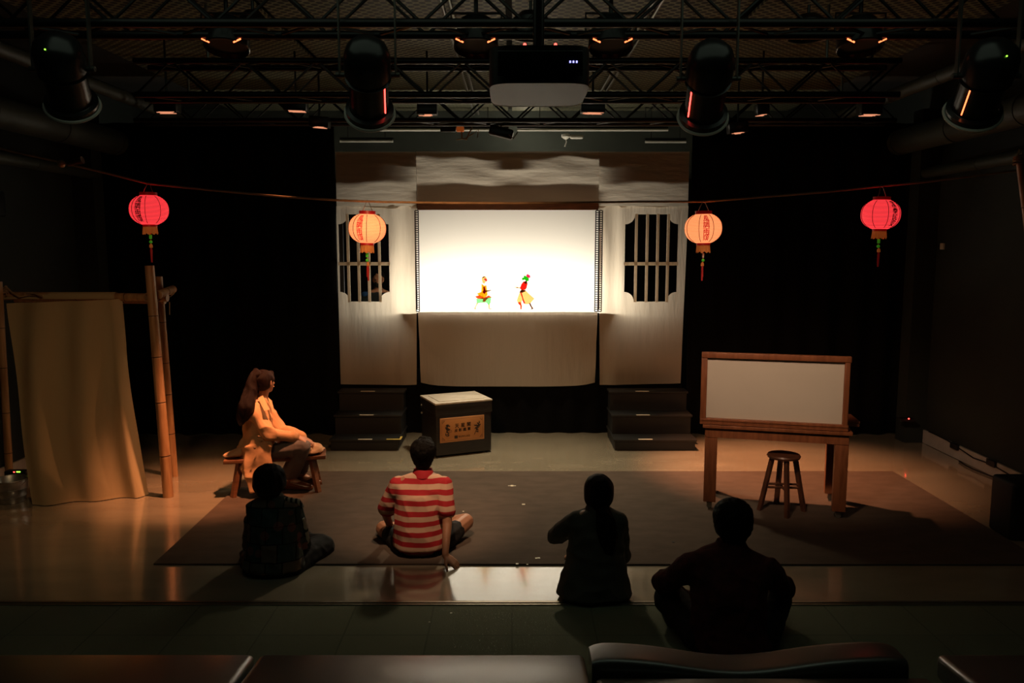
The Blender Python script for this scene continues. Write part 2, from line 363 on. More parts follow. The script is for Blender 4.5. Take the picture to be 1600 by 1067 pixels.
# ------------------------------------------------------------------ the room
XR, XL, YBACK, ZC, YTRIM = 4.82, -4.95, 11.6, 4.1, G(800, 943).y
struct(MB().box(((XR + XL) / 2, (YTRIM + YBACK) / 2, -0.05), (XR - XL, YBACK - YTRIM, 0.1)).build('floor', M['floor'], smooth=False))
struct(MB().box(((XR + XL) / 2, (YTRIM + -1) / 2, -0.05), (XR - XL, YTRIM + 1, 0.1)).build('floor_carpet', M['carpet'], smooth=False))
struct(MB().box((XR + 0.05, 5.2, 2.05), (0.1, 13, 4.3)).build('wall_right', M['wall'], smooth=False))
struct(MB().box((XL - 0.05, 5.2, 2.05), (0.1, 13, 4.3)).build('wall_left', M['wall'], smooth=False))
struct(MB().box(((XR + XL) / 2, YBACK + 0.05, 2.05), (XR - XL, 0.1, 4.3)).build('wall_back', M['backwall'], smooth=False))
struct(MB().box(((XR + XL) / 2, -1.05, 2.05), (XR - XL, 0.1, 4.3)).build('wall_front', M['wall'], smooth=False))
struct(MB().box(((XR + XL) / 2, 5.2, ZC + 0.15), (XR - XL, 13, 0.1)).build('ceiling', M['ceil'], smooth=False))
struct(MB().box((XR - 0.012, 5.0, 0.08), (0.024, 9.0, 0.15)).build('baseboard_right', M['base'], smooth=False))
struct(MB().box((XL + 0.012, 5.0, 0.08), (0.024, 9.0, 0.15)).build('baseboard_left', M['base'], smooth=False))
b = MB(); b.box((-0.06, YTRIM + 0.012, 0.004), (XR - XL - 0.1, 0.024, 0.010)); b.box((-0.06, YTRIM - 0.02, 0.003), (XR - XL - 0.1, 0.012, 0.007))
struct(b.build('trim_1', M['trim'], smooth=False))
# pilasters on the side walls
for s, x, nm in ((1, XR, 'wall_right_pier'), (-1, XL, 'wall_left_pier')):
    struct(MB().box((x - s * 0.12, 9.25, 1.9), (0.24, 0.22, 3.8)).build(nm, M['wall'], smooth=False))

# black mat on the floor
m0 = [G(396, 738), G(1395, 738), G(1640, 884), G(240, 883)]
def flatten(p): return Vector((p.x, p.y, 0.0))
mb = MB(); mb.prism([flatten(p) + Vector((0, 0, 0.001)) for p in m0], (0, 0, 0.012))
tag(mb.build('floor_mat', M['mat'], smooth=False), 'large dark brown mat on the stage floor before the booth', 'mat')

# ------------------------------------------------------------------ drapes
def drape(name, x0, x1, y, z0, z1, label, amp=0.05, freq=9):
    mb = MB()
    mb.grid(lambda u, v: Vector((x0 + (x1 - x0) * u, y + amp * math.sin(u * (x1 - x0) * freq * 2) * (0.6 + 0.4 * (1 - v)) + 0.02 * math.sin(u * 31), z0 + (z1 - z0) * v)), 160, 12)
    o = mb.build(name, M['drape'])
    sm = o.modifiers.new('thick', 'SOLIDIFY'); sm.thickness = 0.006
    return tag(o, label, 'curtain')
xl = W(528, 400, YB).x; xr = W(1073, 400, YB).x
ztop = W(800, 196, YB).z
drape('stage_curtain', W(150, 400, 9.45).x, xl - 0.0, YB - 0.05, 0.01, ztop + 0.02, 'black stage curtain hanging left of the booth', 0.04)
drape('stage_curtain', xr + 0.02, W(1458, 400, 9.45).x, YB - 0.05, 0.01, ztop + 0.02, 'black stage curtain hanging right of the booth behind the table', 0.04)

# ------------------------------------------------------------------ puppet booth
booth = thing('puppet_booth', 'cream cloth shadow puppet booth with bright white screen and two barred windows', 'puppet theatre', (W(800, 500, YB).x, YB, 0.6))
def PX(px, py=400): return W(px, py, YB).x
def PZ(py): return W(800, py, YB).z
def sheet(name, poly, holes, m, step=0.045, wave=None, parent=booth, y=YB):
    """cloth outline with holes, triangulated with inner points so that it can hang in soft folds"""
    pts = []; edges = []
    def loop(lp):
        L = []
        for a, b2 in zip(lp, lp[1:] + lp[:1]):
            d = (Vector(b2) - Vector(a)).length; n = max(1, int(d / step))
            for k in range(n): L.append(Vector(a).lerp(Vector(b2), k / n))
        i0 = len(pts); pts.extend(L); edges.extend([(i0 + k, i0 + (k + 1) % len(L)) for k in range(len(L))])
    loop(poly)
    for h in holes: loop(h)
    def inside(p, lp):
        c = False
        for (x1, y1), (x2, y2) in zip(lp, lp[1:] + lp[:1]):
            if (y1 > p[1]) != (y2 > p[1]) and p[0] < (x2 - x1) * (p[1] - y1) / (y2 - y1) + x1: c = not c
        return c
    x0 = min(p[0] for p in poly); x1 = max(p[0] for p in poly); z0 = min(p[1] for p in poly); z1 = max(p[1] for p in poly)
    nx = int((x1 - x0) / step); nz = int((z1 - z0) / step)
    for i in range(1, nx):
        for j in range(1, nz):
            p = (x0 + (x1 - x0) * i / nx, z0 + (z1 - z0) * j / nz)
            if inside(p, poly) and not any(inside(p, h) for h in holes): pts.append(Vector(p))
    vs, es, fs, *_ = delaunay_2d_cdt(pts, edges, [], 0, 1e-5)
    mb = MB(); V = [mb.bm.verts.new(Vector((v.x, y + (wave(v.x, v.y) if wave else 0), v.y))) for v in vs]
    for f in fs:
        c = sum((vs[i] for i in f), Vector((0, 0))) / len(f)
        if inside(c, poly) and not any(inside(c, h) for h in holes): mb.bm.faces.new([V[i] for i in f])
    loose = [v for v in mb.bm.verts if not v.link_faces]; bmesh.ops.delete(mb.bm, geom=loose, context='VERTS')
    o = mb.build(name, m, parent)
    n0 = o.data.polygons[0].normal
    if n0.y > 0: o.data.flip_normals()
    return o
zT, zSeam, zV, zS1, zS0, zB = PZ(237), PZ(322), PZ(317), PZ(328), PZ(486.5), PZ(600)
aL0, aL1, aR0, aR1 = PX(528), PX(652), PX(934.5), PX(1073)
cL, cR = PX(653), PX(934)
def rect(x0, z0, x1, z1): return [(x0, z0), (x1, z0), (x1, z1), (x0, z1)]
def foldy(a, fx, seed): return lambda x, z: a * noise.noise(Vector((x * fx, z * 0.9, seed))) - 0.0
sheet('upper_side_cloth', rect(aL0, zSeam - 0.03, aL1, zT), [], M['clothtop'], wave=foldy(0.012, 3, 1))
sheet('upper_side_cloth', rect(aR0, zSeam - 0.03, aR1, zT), [], M['clothtop'], wave=foldy(0.012, 3, 2))
sheet('valance_cloth', rect(cL, zV, cR, zT), [], M['clothtop'], y=YB - 0.03, wave=lambda x, z: 0.02 * noise.noise(Vector((x * 2.2, z * 7, 4))))
def window_outline(px0, px1, py0, py1, r=15):
    x0, x1, z0, z1 = PX(px0), PX(px1), PZ(py1), PZ(py0); q = r / 130
    pts = []
    def arc(cx, cz, a0, a1):
        for k in range(9):
            a = math.radians(a0 + (a1 - a0) * k / 8); pts.append((cx + q * math.cos(a), cz + q * math.sin(a)))
    arc(x0, z0, 90, 0); arc(x1, z0, 180, 90); arc(x1, z1, 270, 180); arc(x0, z1, 360, 270)
    return pts
WL = (530.5, 608, 335, 471); WR = (976, 1058, 335, 471)
sheet('window_side_cloth', [(PX(524, 600), zB), (PX(651, 600), zB - 0.01), (aL1, zSeam), (aL0, zSeam)], [window_outline(*WL)], M['cloth'], y=YB - 0.012, wave=lambda x, z: 0.018 * math.sin((x - aL0) * 22 + 2.2 * noise.noise(Vector((x * 2, z * 1.3, 0)))) * min(1, max(0, (x - PX(606)) * 12)) + 0.01 * noise.noise(Vector((x * 6, z, 3))))
sheet('window_side_cloth', [(PX(937, 600), zB - 0.01), (PX(1063, 600), zB + 0.01), (aR1, zSeam), (aR0, zSeam)], [window_outline(*WR)], M['cloth'], y=YB - 0.012, wave=lambda x, z: 0.018 * math.sin((x - aR0) * 24 + 2.4 * noise.noise(Vector((x * 2, z * 1.2, 9)))) * min(1, max(0, (PX(978) - x) * 12)) + 0.01 * noise.noise(Vector((x * 6, z, 5))))
def skw(x, z):
    t = min(x - cL, cR - x)
    return -0.03 * max(0, 1 - t / 0.35) * abs(math.sin((z - zB + t) * 6)) + 0.012 * noise.noise(Vector((x * 2, z * 2, 8)))
bot = [(cL + 0.02 + (cR - cL - 0.04) * k / 20, PZ(603) + 0.05 * (abs(k / 10 - 1) ** 6)) for k in range(21)]
sheet('skirt_cloth', bot + [(cR, zS0 - 0.004), (cL, zS0 - 0.004)], [], M['cloth'], y=YB - 0.035, wave=skw)
MB().grid(lambda u, v: Vector((cL - 0.015 + (cR - cL + 0.03) * u, YB + 0.02, zS0 - 0.02 + (zS1 - zS0 + 0.04) * v)), 24, 16).build('screen', M['screen'], booth)
# opaque timbers behind the cloth: shelf under the screen, headers, posts
b = MB()
b.box(((cL + cR) / 2, YB + 0.36, zS0 - 0.035), (cR - cL + 0.40, 0.66, 0.03)); b.build('puppet_shelf', M['black'], booth, smooth=False)
b = MB(); b.box(((cL + cR) / 2, YB + 0.045, (zS1 + 2.80) / 2), (cR - cL + 0.02, 0.03, 2.80 - zS1))
b.box(((aL0 + aR1) / 2, YB + 0.05, (zT + 3.12) / 2), (aR1 - aL0 - 0.03, 0.03, zT - 3.12))
b.box(((cL + cR) / 2 + 0.05, YB + 0.05, 3.09), (0.42, 0.03, 0.14))
for a0, a1 in ((aL0, aL1), (aR0, aR1)):
    b.box(((a0 + a1) / 2, YB + 0.1, (2.80 + zT) / 2), (a1 - a0 - 0.02, 0.02, zT - 2.80))  # unseen boards added to keep the upper side cloths dark
for x in (aL0 + 0.03, aR1 - 0.03): b.box((x, YB + 0.09, zB / 2 + zT / 2), (0.04, 0.04, zT - zB))
b.build('timbers_and_shade_boards', M['black'], booth, smooth=False)
b = MB()
b.box(((cL + cR) / 2, YB - 0.005, (zS1 + zV) / 2), (cR - cL, 0.02, zV - zS1)); b.build('screen_header', M['wood'], booth, smooth=False)
# perforated strips that hold the screen
def strip(px, w=5.0):
    x0 = PX(px - w / 2); x1 = PX(px + w / 2); z0 = zS0; z1 = PZ(329); n = 46; mb = MB(); y = YB - 0.012; t = 0.004
    mb.box((x0, y, (z0 + z1) / 2), (0.012, t, z1 - z0)); mb.box((x1, y, (z0 + z1) / 2), (0.012, t, z1 - z0))
    for k in range(n + 1): mb.box(((x0 + x1) / 2, y, z0 + (z1 - z0) * k / n), (x1 - x0, t, 0.011))
    mb.build('perforated_strip', M['black'], booth, smooth=False)
strip(652); strip(932.5); strip(938)
# lattices of the two windows
for (p0, p1, q0, q1), bars in ((WL, (545, 561, 577, 593.5)), (WR, (993, 1010, 1026.5, 1042.5))):
    b = MB()
    for p in bars: b.box((PX(p), YB - 0.034, (PZ(q0) + PZ(q1)) / 2), (0.032, 0.014, PZ(q0) - PZ(q1) + 0.008), rot=Matrix.Rotation(random.uniform(-.004, .004), 4, 'Y'))
    b.box(((PX(p0) + PX(p1)) / 2, YB - 0.026, PZ(412)), (PX(p1) - PX(p0) + 0.02, 0.012, 0.04))
    b.build('window_lattice', M['cloth'], booth, smooth=False)
# black skirt under the cloth
MB().grid(lambda u, v: Vector((PX(522, 640) + (PX(1066, 640) - PX(522, 640)) * u, YB + 0.03 + 0.02 * math.sin(u * 90), 0.01 + (zB + 0.03) * v)), 200, 3).build('black_base_skirt', M['drape'], booth)

drape('dark_backing_drape', -3.6, 3.6, YB + 1.90, 0.01, 3.22, 'black drape added behind the puppet booth windows to keep them dark', 0.025)
# stage platform behind the booth (the puppeteer stands on it)
tag(MB().box((0, YB + 1.0, 0.28), (4.1, 1.6, 0.5)).build('stage_platform', M['black'], smooth=False), 'black raised platform behind the puppet booth', 'platform')

# ------------------------------------------------------------------ shadow puppets
def puppet(name, label, px0, py0, parts, s=1.0):
    """parts: (part name, colour key, polygon in photo pixels)"""
    root = thing(name, label, 'shadow puppet', W(px0, py0, YB - 0.01), 'leather shadow puppets on the screen')
    for i, (nm, m, poly) in enumerate(parts):
        mb = MB(); yy = YB - 0.012 - 0.0022 * i
        mb.prism([Vector((W(x, y, YB).x, yy, W(x, y, YB).z)) for x, y in poly], (0, -0.0015, 0))
        mb.build(nm, m, root, smooth=False)
    return root
tn = lambda n, c, a=0.7: tinted(n, c, a)
T = dict(gold=tn('hide_gold', (0.95, 0.62, 0.08)), crim=tn('hide_crimson', (0.5, 0.03, 0.03)), pink=tn('hide_pink', (0.95, 0.12, 0.35)), mint=tn('hide_mint', (0.55, 0.9, 0.62), .85),
         coral=tn('hide_coral', (0.95, 0.40, 0.25), .8), cream=tn('hide_cream', (0.95, 0.78, 0.55), .8), green=tn('hide_green', (0.1, 0.72, 0.08)), dark=tn('hide_brown', (0.22, 0.09, 0.03), .5), red=tn('hide_red', (0.9, 0.1, 0.08)))
def Q(pts): return [(720 + x * 0.0875, 420 + y * 0.0875) for x, y in pts]
puppet('shadow_puppet', 'yellow and mint shadow puppet walking right, at left on the screen', 755, 483, [
    ('leg', T['cream'], Q([(285, 600), (310, 610), (265, 690), (275, 725), (235, 712), (250, 690)])),
    ('leg', T['cream'], Q([(490, 630), (520, 630), (515, 700), (555, 712), (550, 722), (495, 715)])),
    ('skirt', T['mint'], Q([(275, 530), (400, 520), (540, 500), (535, 600), (500, 645), (455, 600), (350, 605), (290, 615)])),
    ('sash', T['coral'], Q([(250, 490), (330, 470), (420, 510), (500, 470), (560, 510), (490, 520), (430, 585), (385, 590), (400, 540), (300, 530)])),
    ('robe', T['gold'], Q([(370, 260), (420, 300), (455, 290), (470, 380), (480, 470), (440, 500), (400, 530), (330, 480), (285, 440), (365, 410), (370, 340)])),
    ('bodice', T['crim'], Q([(400, 320), (430, 315), (440, 380), (465, 400), (425, 445), (385, 410), (402, 390)])),
    ('arm', T['dark'], Q([(440, 385), (500, 378), (545, 372), (548, 382), (500, 402), (450, 405)])),
    ('head', T['cream'], Q([(395, 255), (380, 210), (375, 160), (405, 135), (450, 135), (470, 180), (475, 215), (440, 235), (425, 265)])),
    ('face_paint', T['pink'], Q([(415, 175), (440, 170), (470, 195), (462, 222), (440, 210)])),
    ('cap', T['dark'], Q([(383, 150), (410, 128), (440, 130), (420, 150), (395, 165)])),
])
puppet('shadow_puppet', 'red shadow puppet with green flower headdress facing left, at right on the screen', 820, 483, [
    ('leg', T['dark'], Q([(1215, 610), (1245, 610), (1270, 670), (1295, 700), (1290, 715), (1235, 732), (1262, 700), (1235, 660)])),
    ('leg', T['coral'], Q([(1060, 640), (1095, 650), (1085, 725), (1062, 725)])),
    ('skirt', T['cream'], Q([(1050, 410), (1160, 390), (1225, 450), (1315, 530), (1275, 575), (1235, 625), (1140, 630), (1090, 560), (1080, 650), (1020, 610), (1000, 560)])),
    ('sash', T['red'], Q([(1055, 410), (1085, 415), (1120, 540), (1150, 610), (1120, 620), (1095, 520)])),
    ('hem', T['coral'], Q([(1020, 600), (1060, 590), (1090, 640), (1060, 652), (1030, 630)])),
    ('robe', T['red'], Q([(1080, 270), (1120, 225), (1170, 215), (1192, 260), (1175, 340), (1150, 370), (1080, 375), (1055, 345)])),
    ('belt', T['dark'], Q([(1055, 395), (1085, 370), (1155, 375), (1150, 405), (1090, 425), (1052, 420)])),
    ('arm', T['cream'], Q([(1060, 350), (1015, 345), (950, 332), (958, 318), (1015, 322), (1065, 335)])),
    ('cuff', T['dark'], Q([(992, 320), (1020, 322), (1018, 342), (992, 338)])),
    ('hair', T['dark'], Q([(1130, 245), (1145, 215), (1180, 215), (1188, 250), (1160, 268)])),
    ('headdress', T['green'], Q([(1088, 160), (1125, 150), (1120, 120), (1160, 125), (1215, 165), (1210, 215), (1165, 218), (1140, 190), (1095, 202)])),
    ('flower', T['pink'], Q([(1165, 110), (1190, 88), (1240, 120), (1238, 158), (1200, 158), (1175, 140)])),
])

# ------------------------------------------------------------------ step blocks
def steps(x0, x1, tapes, label, extra=None):
    root = thing('step_block', label, 'steps', ((x0 + x1) / 2, 9.0, 0), 'black step blocks in front of the booth')
    Yr = [G(800, 704).y, G(800, 704).y + 0.25, G(800, 704).y + 0.5]; yb = YB - 0.12
    Z = [W(800, 686, Yr[0]).z, W(800, 648, Yr[1]).z, W(800, 611, Yr[2]).z]
    for k in range(3):
        a = 0 if k == 0 else Z[k - 1]
        MB().box(((x0 + x1) / 2, (Yr[k] + yb) / 2, (a + Z[k]) / 2 - 0.012), (x1 - x0 - 0.03, yb - Yr[k], Z[k] - a - 0.024)).build('riser', M['black'], root, smooth=False)
        MB().box(((x0 + x1) / 2, (Yr[k] + yb) / 2 - 0.012, Z[k] - 0.012), (x1 - x0, yb - Yr[k] + 0.025, 0.024), bev=0.004).build('tread', M['black'], root, smooth=False)
        xa, xb = tapes[k]; xa = W(xa, 650, Yr[k]).x; xb = W(xb, 650, Yr[k]).x
        MB().box(((xa + xb) / 2, Yr[k] - 0.012, Z[k] + 0.001), (xb - xa, 0.032, 0.003)).build('glow_tape', M['tapewhite'], root, smooth=False)
    if extra:
        xa = W(extra[0], 684, Yr[0]).x; xb = W(extra[1], 684, Yr[0]).x; mb = MB()
        mb.box(((xa + xb) / 2, Yr[0] - 0.01, Z[0] + 0.001), (xb - xa, 0.03, 0.003)); mb.box((xb - 0.012, Yr[0] + 0.06, Z[0] + 0.001), (0.022, 0.12, 0.003))
        mb.build('corner_tape', M['yellow'], root, smooth=False)['label'] = 'yellow corner tape'
    return Yr, Z
steps(G(516, 703).x, G(625, 703).x, [(559, 581), (562, 584), (565, 587)], 'black three step block at the left under the booth, with yellow corner tape', (604, 627))
steps(G(958, 703).x, G(1087, 703).x, [(998, 1020), (994, 1015), (992, 1013)], 'black three step block at the right under the booth, beside the table')

# ------------------------------------------------------------------ trunk
tp = G(682, 716); yaw = math.radians(24); R = Matrix.Rotation(yaw, 3, 'Z')
trunk = thing('prop_trunk', 'black wooden trunk with orange lettered label panel and pale top', 'trunk', (tp.x, tp.y, 0))
TW, TD, TH = 0.645, 0.52, 0.60
def TL(x, y, z): return Vector((tp.x, tp.y, 0)) + R @ Vector((x, y, z))
R4 = R.to_4x4()
b = MB(); b.box(TL(TW / 2, TD / 2, TH * 0.39 + 0.01), (TW, TD, TH * 0.78 - 0.02), rot=R4, bev=0.012); b.build('body', M['trunk'], trunk)
b = MB(); b.box(TL(TW / 2, TD / 2, TH * 0.785), (TW + 0.014, TD + 0.014, 0.02), rot=R4, bev=0.004); b.box(TL(TW / 2, TD / 2, TH * 0.885), (TW + 0.012, TD + 0.012, TH * 0.19), rot=R4, bev=0.008)
lid = b.build('lid', M['trunk'], trunk)
b = MB(); b.box(TL(TW / 2, TD / 2, TH - 0.006), (TW + 0.02, TD + 0.02, 0.02), rot=R4, bev=0.004); b.box(TL(TW / 2, TD / 2, TH + 0.006), (TW - 0.12, TD - 0.12, 0.008), rot=R4, bev=0.002)
b.build('top_board', M['trunktop'], lid)
for x in (0.03, TW - 0.03):
    for y in (0.03, TD - 0.03):
        MB().box(TL(x, y, 0.006), (0.05, 0.05, 0.012), rot=R4).build('foot', M['black'], trunk, smooth=False)
for x, y in ((-0.012, TD * 0.9), (TW + 0.012, TD * 0.5)):
    for z in (TH * 0.84, TH * 0.69):
        MB().sph(TL(x, y, z), 0.013, 10).build('latch_stud', M['greymetal'], trunk)
LW, LH, LZ, LX = 0.515, 0.27, 0.30, 0.04
b = MB(); b.box(TL(LX + LW / 2, -0.006, LZ), (LW, 0.012, LH), rot=R4, bev=0.003); lab = b.build('label_panel', M['label'], trunk)
def LP(u, v): return TL(LX + u * LW, -0.0135, LZ - LH / 2 + v * LH)
b = MB()
def rail(u0, v0, u1, v1, t=0.0016):
    p, q = LP(u0, v0), LP(u1, v1); b.cyl(p, q, t, n=6)
for u0, v0, u1, v1 in ((.035, .06, .965, .06), (.035, .94, .965, .94), (.035, .06, .035, .94), (.965, .06, .965, .94)): rail(u0, v0, u1, v1)
for su in (0, 1):
    for sv in (0, 1):
        f = lambda u, v: (1 - u if su else u, 1 - v if sv else v)
        for a, c in (((.05, .22), (.11, .10)), ((.05, .10), (.10, .10)), ((.05, .10), (.05, .20)), ((.065, .14), (.065, .2)), ((.07, .13), (.10, .13))):
            rail(*f(*a), *f(*c), t=0.0018)
b.build('border_line', M['brownink'], lab)
b = MB()
for ch, u, v, s in (('天', .375, .64, .050), ('星', .51, .65, .050), ('閣', .645, .66, .050), ('皮', .355, .45, .038), ('影', .45, .46, .038), ('戲', .55, .465, .038), ('團', .65, .475, .038)):
    add_text(b, ch, s, lambda x, y, u=u, v=v: LP(u, v) + R @ Vector((x, -0.001, y)))
b.build('lettering', M['ink'], lab, smooth=False, recalc=False)
MB().box(LP(.355, .19), (0.036, 0.003, 0.032), rot=R4).build('logo_mark', M['ink'], lab, smooth=False)
b = MB()
add_text(b, 'KUMILAO', 0.026, lambda x, y: LP(.54, .195) + R @ Vector((x, -0.001, y)), spacing=1.25)
b.build('lettering', M['ink'], lab, smooth=False, recalc=False)
# ornamental sprays left and right of the words
b = MB()
def leafy(cu, cv, su):
    random.seed(int(cu * 100))
    for k in range(16):
        a = random.uniform(0, 2 * PI); r = random.uniform(0, 1)
        p = LP(cu + 0.06 * r * math.cos(a) + su * 0.0, cv + 0.24 * r * math.sin(a))
        d = R @ Vector((math.cos(a * 2), 0, math.sin(a * 2))); n = R @ Vector((-math.sin(a * 2), 0, math.cos(a * 2)))
        L = 0.022; w2 = 0.008
        b.prism([p - d * L, p + n * w2, p + d * L, p - n * w2], R @ Vector((0, -0.0012, 0)))
leafy(.165, .50, 1); b.sph(LP(.21, .66), 0.008, 8); b.ring(LP(.235, .45), 0.012, 0.0016, axis=R @ Vector((0, 1, 0)))
b.build('ornament', M['ink'], lab, smooth=False)
b = MB(); leafy(.845, .55, -1)
b.cyl(LP(.77, .22), LP(.84, .5), 0.003, n=6)
b.build('ornament', M['ink'], lab, smooth=False)

# ------------------------------------------------------------------ bench with folded cloth
bl, br_ = W(352, 716, 7.42), W(509, 703, 7.75)
bz = 0.36
bp0 = G(352, 714, bz); bp1 = G(509, 706, bz); bdir = (bp1 - bp0).normalized(); bn = Vector((-bdir.y, bdir.x, 0)); blen = (bp1 - bp0).length
byaw = math.atan2(bdir.y, bdir.x); bc = (bp0 + bp1) / 2; Rb = Matrix.Rotation(byaw, 4, 'Z')
bench = thing('wooden_bench', 'low reddish wooden bench with splayed legs under the woman in the coat', 'bench', (bc.x, bc.y, 0))
MB().box((bc.x, bc.y, bz - 0.018), (blen, 0.27, 0.036), rot=Rb, bev=0.006).build('seat', M['wood'], bench)
for s in (-1, 1):
    for t in (-1, 1):
        top = bc + bdir * s * (blen / 2 - 0.13) + bn * t * 0.08; bt = bc + bdir * s * (blen / 2 - 0.07) + bn * t * 0.125
        mb = MB(); d = Vector((bt.x - top.x, bt.y - top.y, -bz + 0.03)); mid = Vector(((top.x + bt.x) / 2, (top.y + bt.y) / 2, (bz - 0.03) / 2))
        mb.box(mid, (0.05, 0.035, d.length), rot=(d.to_track_quat('Z', 'Y').to_matrix().to_4x4())); mb.build('leg', M['wood'], bench, smooth=False)
for s in (-1, 1):
    c = bc + bdir * s * (blen / 2 - 0.10); MB().box((c.x, c.y, 0.14), (0.03, 0.2, 0.03), rot=Rb).build('stretcher', M['wood'], bench, smooth=False)
fc = bc + bdir * (blen / 2 - 0.17)
b = MB(); b.hull([(fc + Vector((-0.12, 0, bz + 0.03)) - Vector((0, 0, fc.z)) + Vector((0, 0, 0)), (0.09, 0.13, 0.03)), (Vector((fc.x + 0.08, fc.y + 0.0, bz + 0.028)), (0.10, 0.13, 0.025))])
b.hull([(Vector((fc.x - 0.06, fc.y, bz + 0.075)), (0.11, 0.11, 0.04)), (Vector((fc.x + 0.09, fc.y - 0.01, bz + 0.05)), (0.07, 0.11, 0.025))])
tag(organic('folded_coat', b, M['beige'], None, 0.01, 4, fold=0.016, fscale=7), 'folded beige cloth lying on the right end of the bench', 'folded cloth')
fl = bp0 + bdir * 0.10
b = MB(); b.hull([(Vector((fl.x - 0.05, fl.y, bz + 0.018)), (0.07, 0.1, 0.014)), (Vector((fl.x + 0.06, fl.y, bz + 0.05)), (0.03, 0.1, 0.05))])
tag(organic('folded_cloth', b, M['beige'], None, 0.009, 3, fold=0.008, fscale=9), 'small beige cloth at the left end of the bench behind the coat', 'folded cloth')

# ------------------------------------------------------------------ table, framed panel, stool
A = G(1097, 797); B = G(1322, 815); tdir = (B - A).normalized(); tper = Vector((-tdir.y, tdir.x, 0)); tw = (B - A).length; td = 0.60
tyaw = math.atan2(tdir.y, tdir.x); Rt = Matrix.Rotation(tyaw, 4, 'Z'); tz = 0.765
table = thing('wooden_table', 'reddish brown wooden table on casters holding the framed white panel', 'table', ((A + B) / 2 + tper * td / 2))
def TP(u, v, z): q = A + tdir * (u * tw) + tper * (v * td); return Vector((q.x, q.y, z))
MB().box(TP(.5, .5, tz - 0.015), (tw + 0.03, td + 0.04, 0.03), rot=Rt, bev=0.004).build('tabletop', M['tablewood'], table)
b = MB()
for v in (.03, .97): b.box(TP(.5, v, tz - 0.07), (tw - 0.02, 0.025, 0.085), rot=Rt)
for u in (.015, .985): b.box(TP(u, .5, tz - 0.07), (0.025, td - 0.05, 0.085), rot=Rt)
b.build('apron', M['tablewood'], table, smooth=False)
for u in (.05, .95):
    for v in (.08, .92):
        MB().box(TP(u, v, (tz - 0.03 + 0.075) / 2), (0.105, 0.075, tz - 0.03 - 0.075), rot=Rt, bev=0.004).build('leg', M['tablewood'], table)
        c = MB(); p = TP(u, v, 0.036); c.cyl(p - tper * 0.012, p + tper * 0.012, 0.023, n=18); c.box(TP(u, v, 0.062), (0.045, 0.045, 0.012), rot=Rt); c.box(TP(u, v, 0.05) + tper * 0.018, (0.03, 0.004, 0.04), rot=Rt)
        c.build('caster', M['greymetal'], table)
# framed panel: four corners read from the photo
pz0, pz1 = tz, tz + 0.625
A_keep = A; A = A - tdir * 0.03
panel = thing('framed_panel', 'wood framed off-white shadow screen standing on the wooden table', 'framed screen', TP(.5, .06, tz))
ph = pz1 - pz0
MB().box(TP(.5, .05, tz + ph / 2), (tw - 0.05, 0.008, ph - 0.05), rot=Rt).build('screen_panel', M['panel'], panel, smooth=False)
for u, v, z, sx, sz in ((.5, .03, tz + 0.028, tw + 0.02, 0.055), (.5, .03, tz + ph - 0.024, tw + 0.02, 0.048), (.012, .03, tz + ph / 2, 0.05, ph - 0.1), (.985, .03, tz + ph / 2, 0.042, ph - 0.1)):
    MB().box(TP(u, v, z), (sx, 0.05, sz), rot=Rt, bev=0.005).build('frame_rail', M['tablewood'], panel)
b = MB()
for z in (0.010, 0.040): b.box(TP(.5, -.018, tz + z), (tw + 0.016, 0.006, 0.008), rot=Rt)
b.build('moulding', M['tablewood'], panel, smooth=False)
A = A_keep
for u, v, z in ((.99, .6, tz + .012), (.985, .62, tz + .034)):
    tag(MB().box(TP(u, v, z), (0.22, 0.3, 0.022), rot=Matrix.Rotation(tyaw + 0.1 * (z > tz + .02), 4, 'Z'), bev=0.003).build('wooden_board', M['wood']), 'thin wooden board behind the framed screen, %s of two' % ('upper' if z > tz + .02 else 'lower'), 'board')
# stool
sc_ = G(1221, 800); stool = thing('wooden_stool', 'small dark round wooden stool with four legs under the table', 'stool', sc_)
sz = 0.515
b = MB(); b.lathe([(0.10, sz - 0.035), (0.135, sz - 0.028), (0.14, sz - 0.012), (0.132, sz), (0.06, sz - 0.002), (0.001, sz - 0.003)], (sc_.x, sc_.y, 0), n=36); b.build('seat', M['stool'], stool)
for k in range(4):
    a = math.radians(-95 + 90 * k); d = Vector((math.cos(a), math.sin(a), 0))
    mb = MB(); p0 = Vector((sc_.x, sc_.y, sz - 0.03)) + d * 0.095; p1 = Vector((sc_.x, sc_.y, 0)) + d * 0.19; v = p0 - p1
    mb.box((p0 + p1) / 2, (0.034, 0.034, v.length), rot=(v.to_track_quat('Z', 'Y').to_matrix().to_4x4() @ Matrix.Rotation(PI / 4, 4, 'Z'))); mb.build('leg', M['stool'], stool, smooth=False)
for k in range(2):
    a = math.radians(-95 + 90 * k); d = Vector((math.cos(a), math.sin(a), 0)); z = 0.22 + 0.03 * k; r = 0.15
    MB().cyl(Vector((sc_.x, sc_.y, z)) - d * r, Vector((sc_.x, sc_.y, z)) + d * r, 0.011, n=10).build('stretcher', M['stool'], stool)
e = math.radians(-5)
MB().cyl(Vector((sc_.x, sc_.y, .22)) - Vector((math.cos(e), math.sin(e), 0)) * .15, Vector((sc_.x, sc_.y, .22)) + Vector((math.cos(e), math.sin(e), 0)) * .15, .011, n=10).build('stretcher', M['stool'], stool)

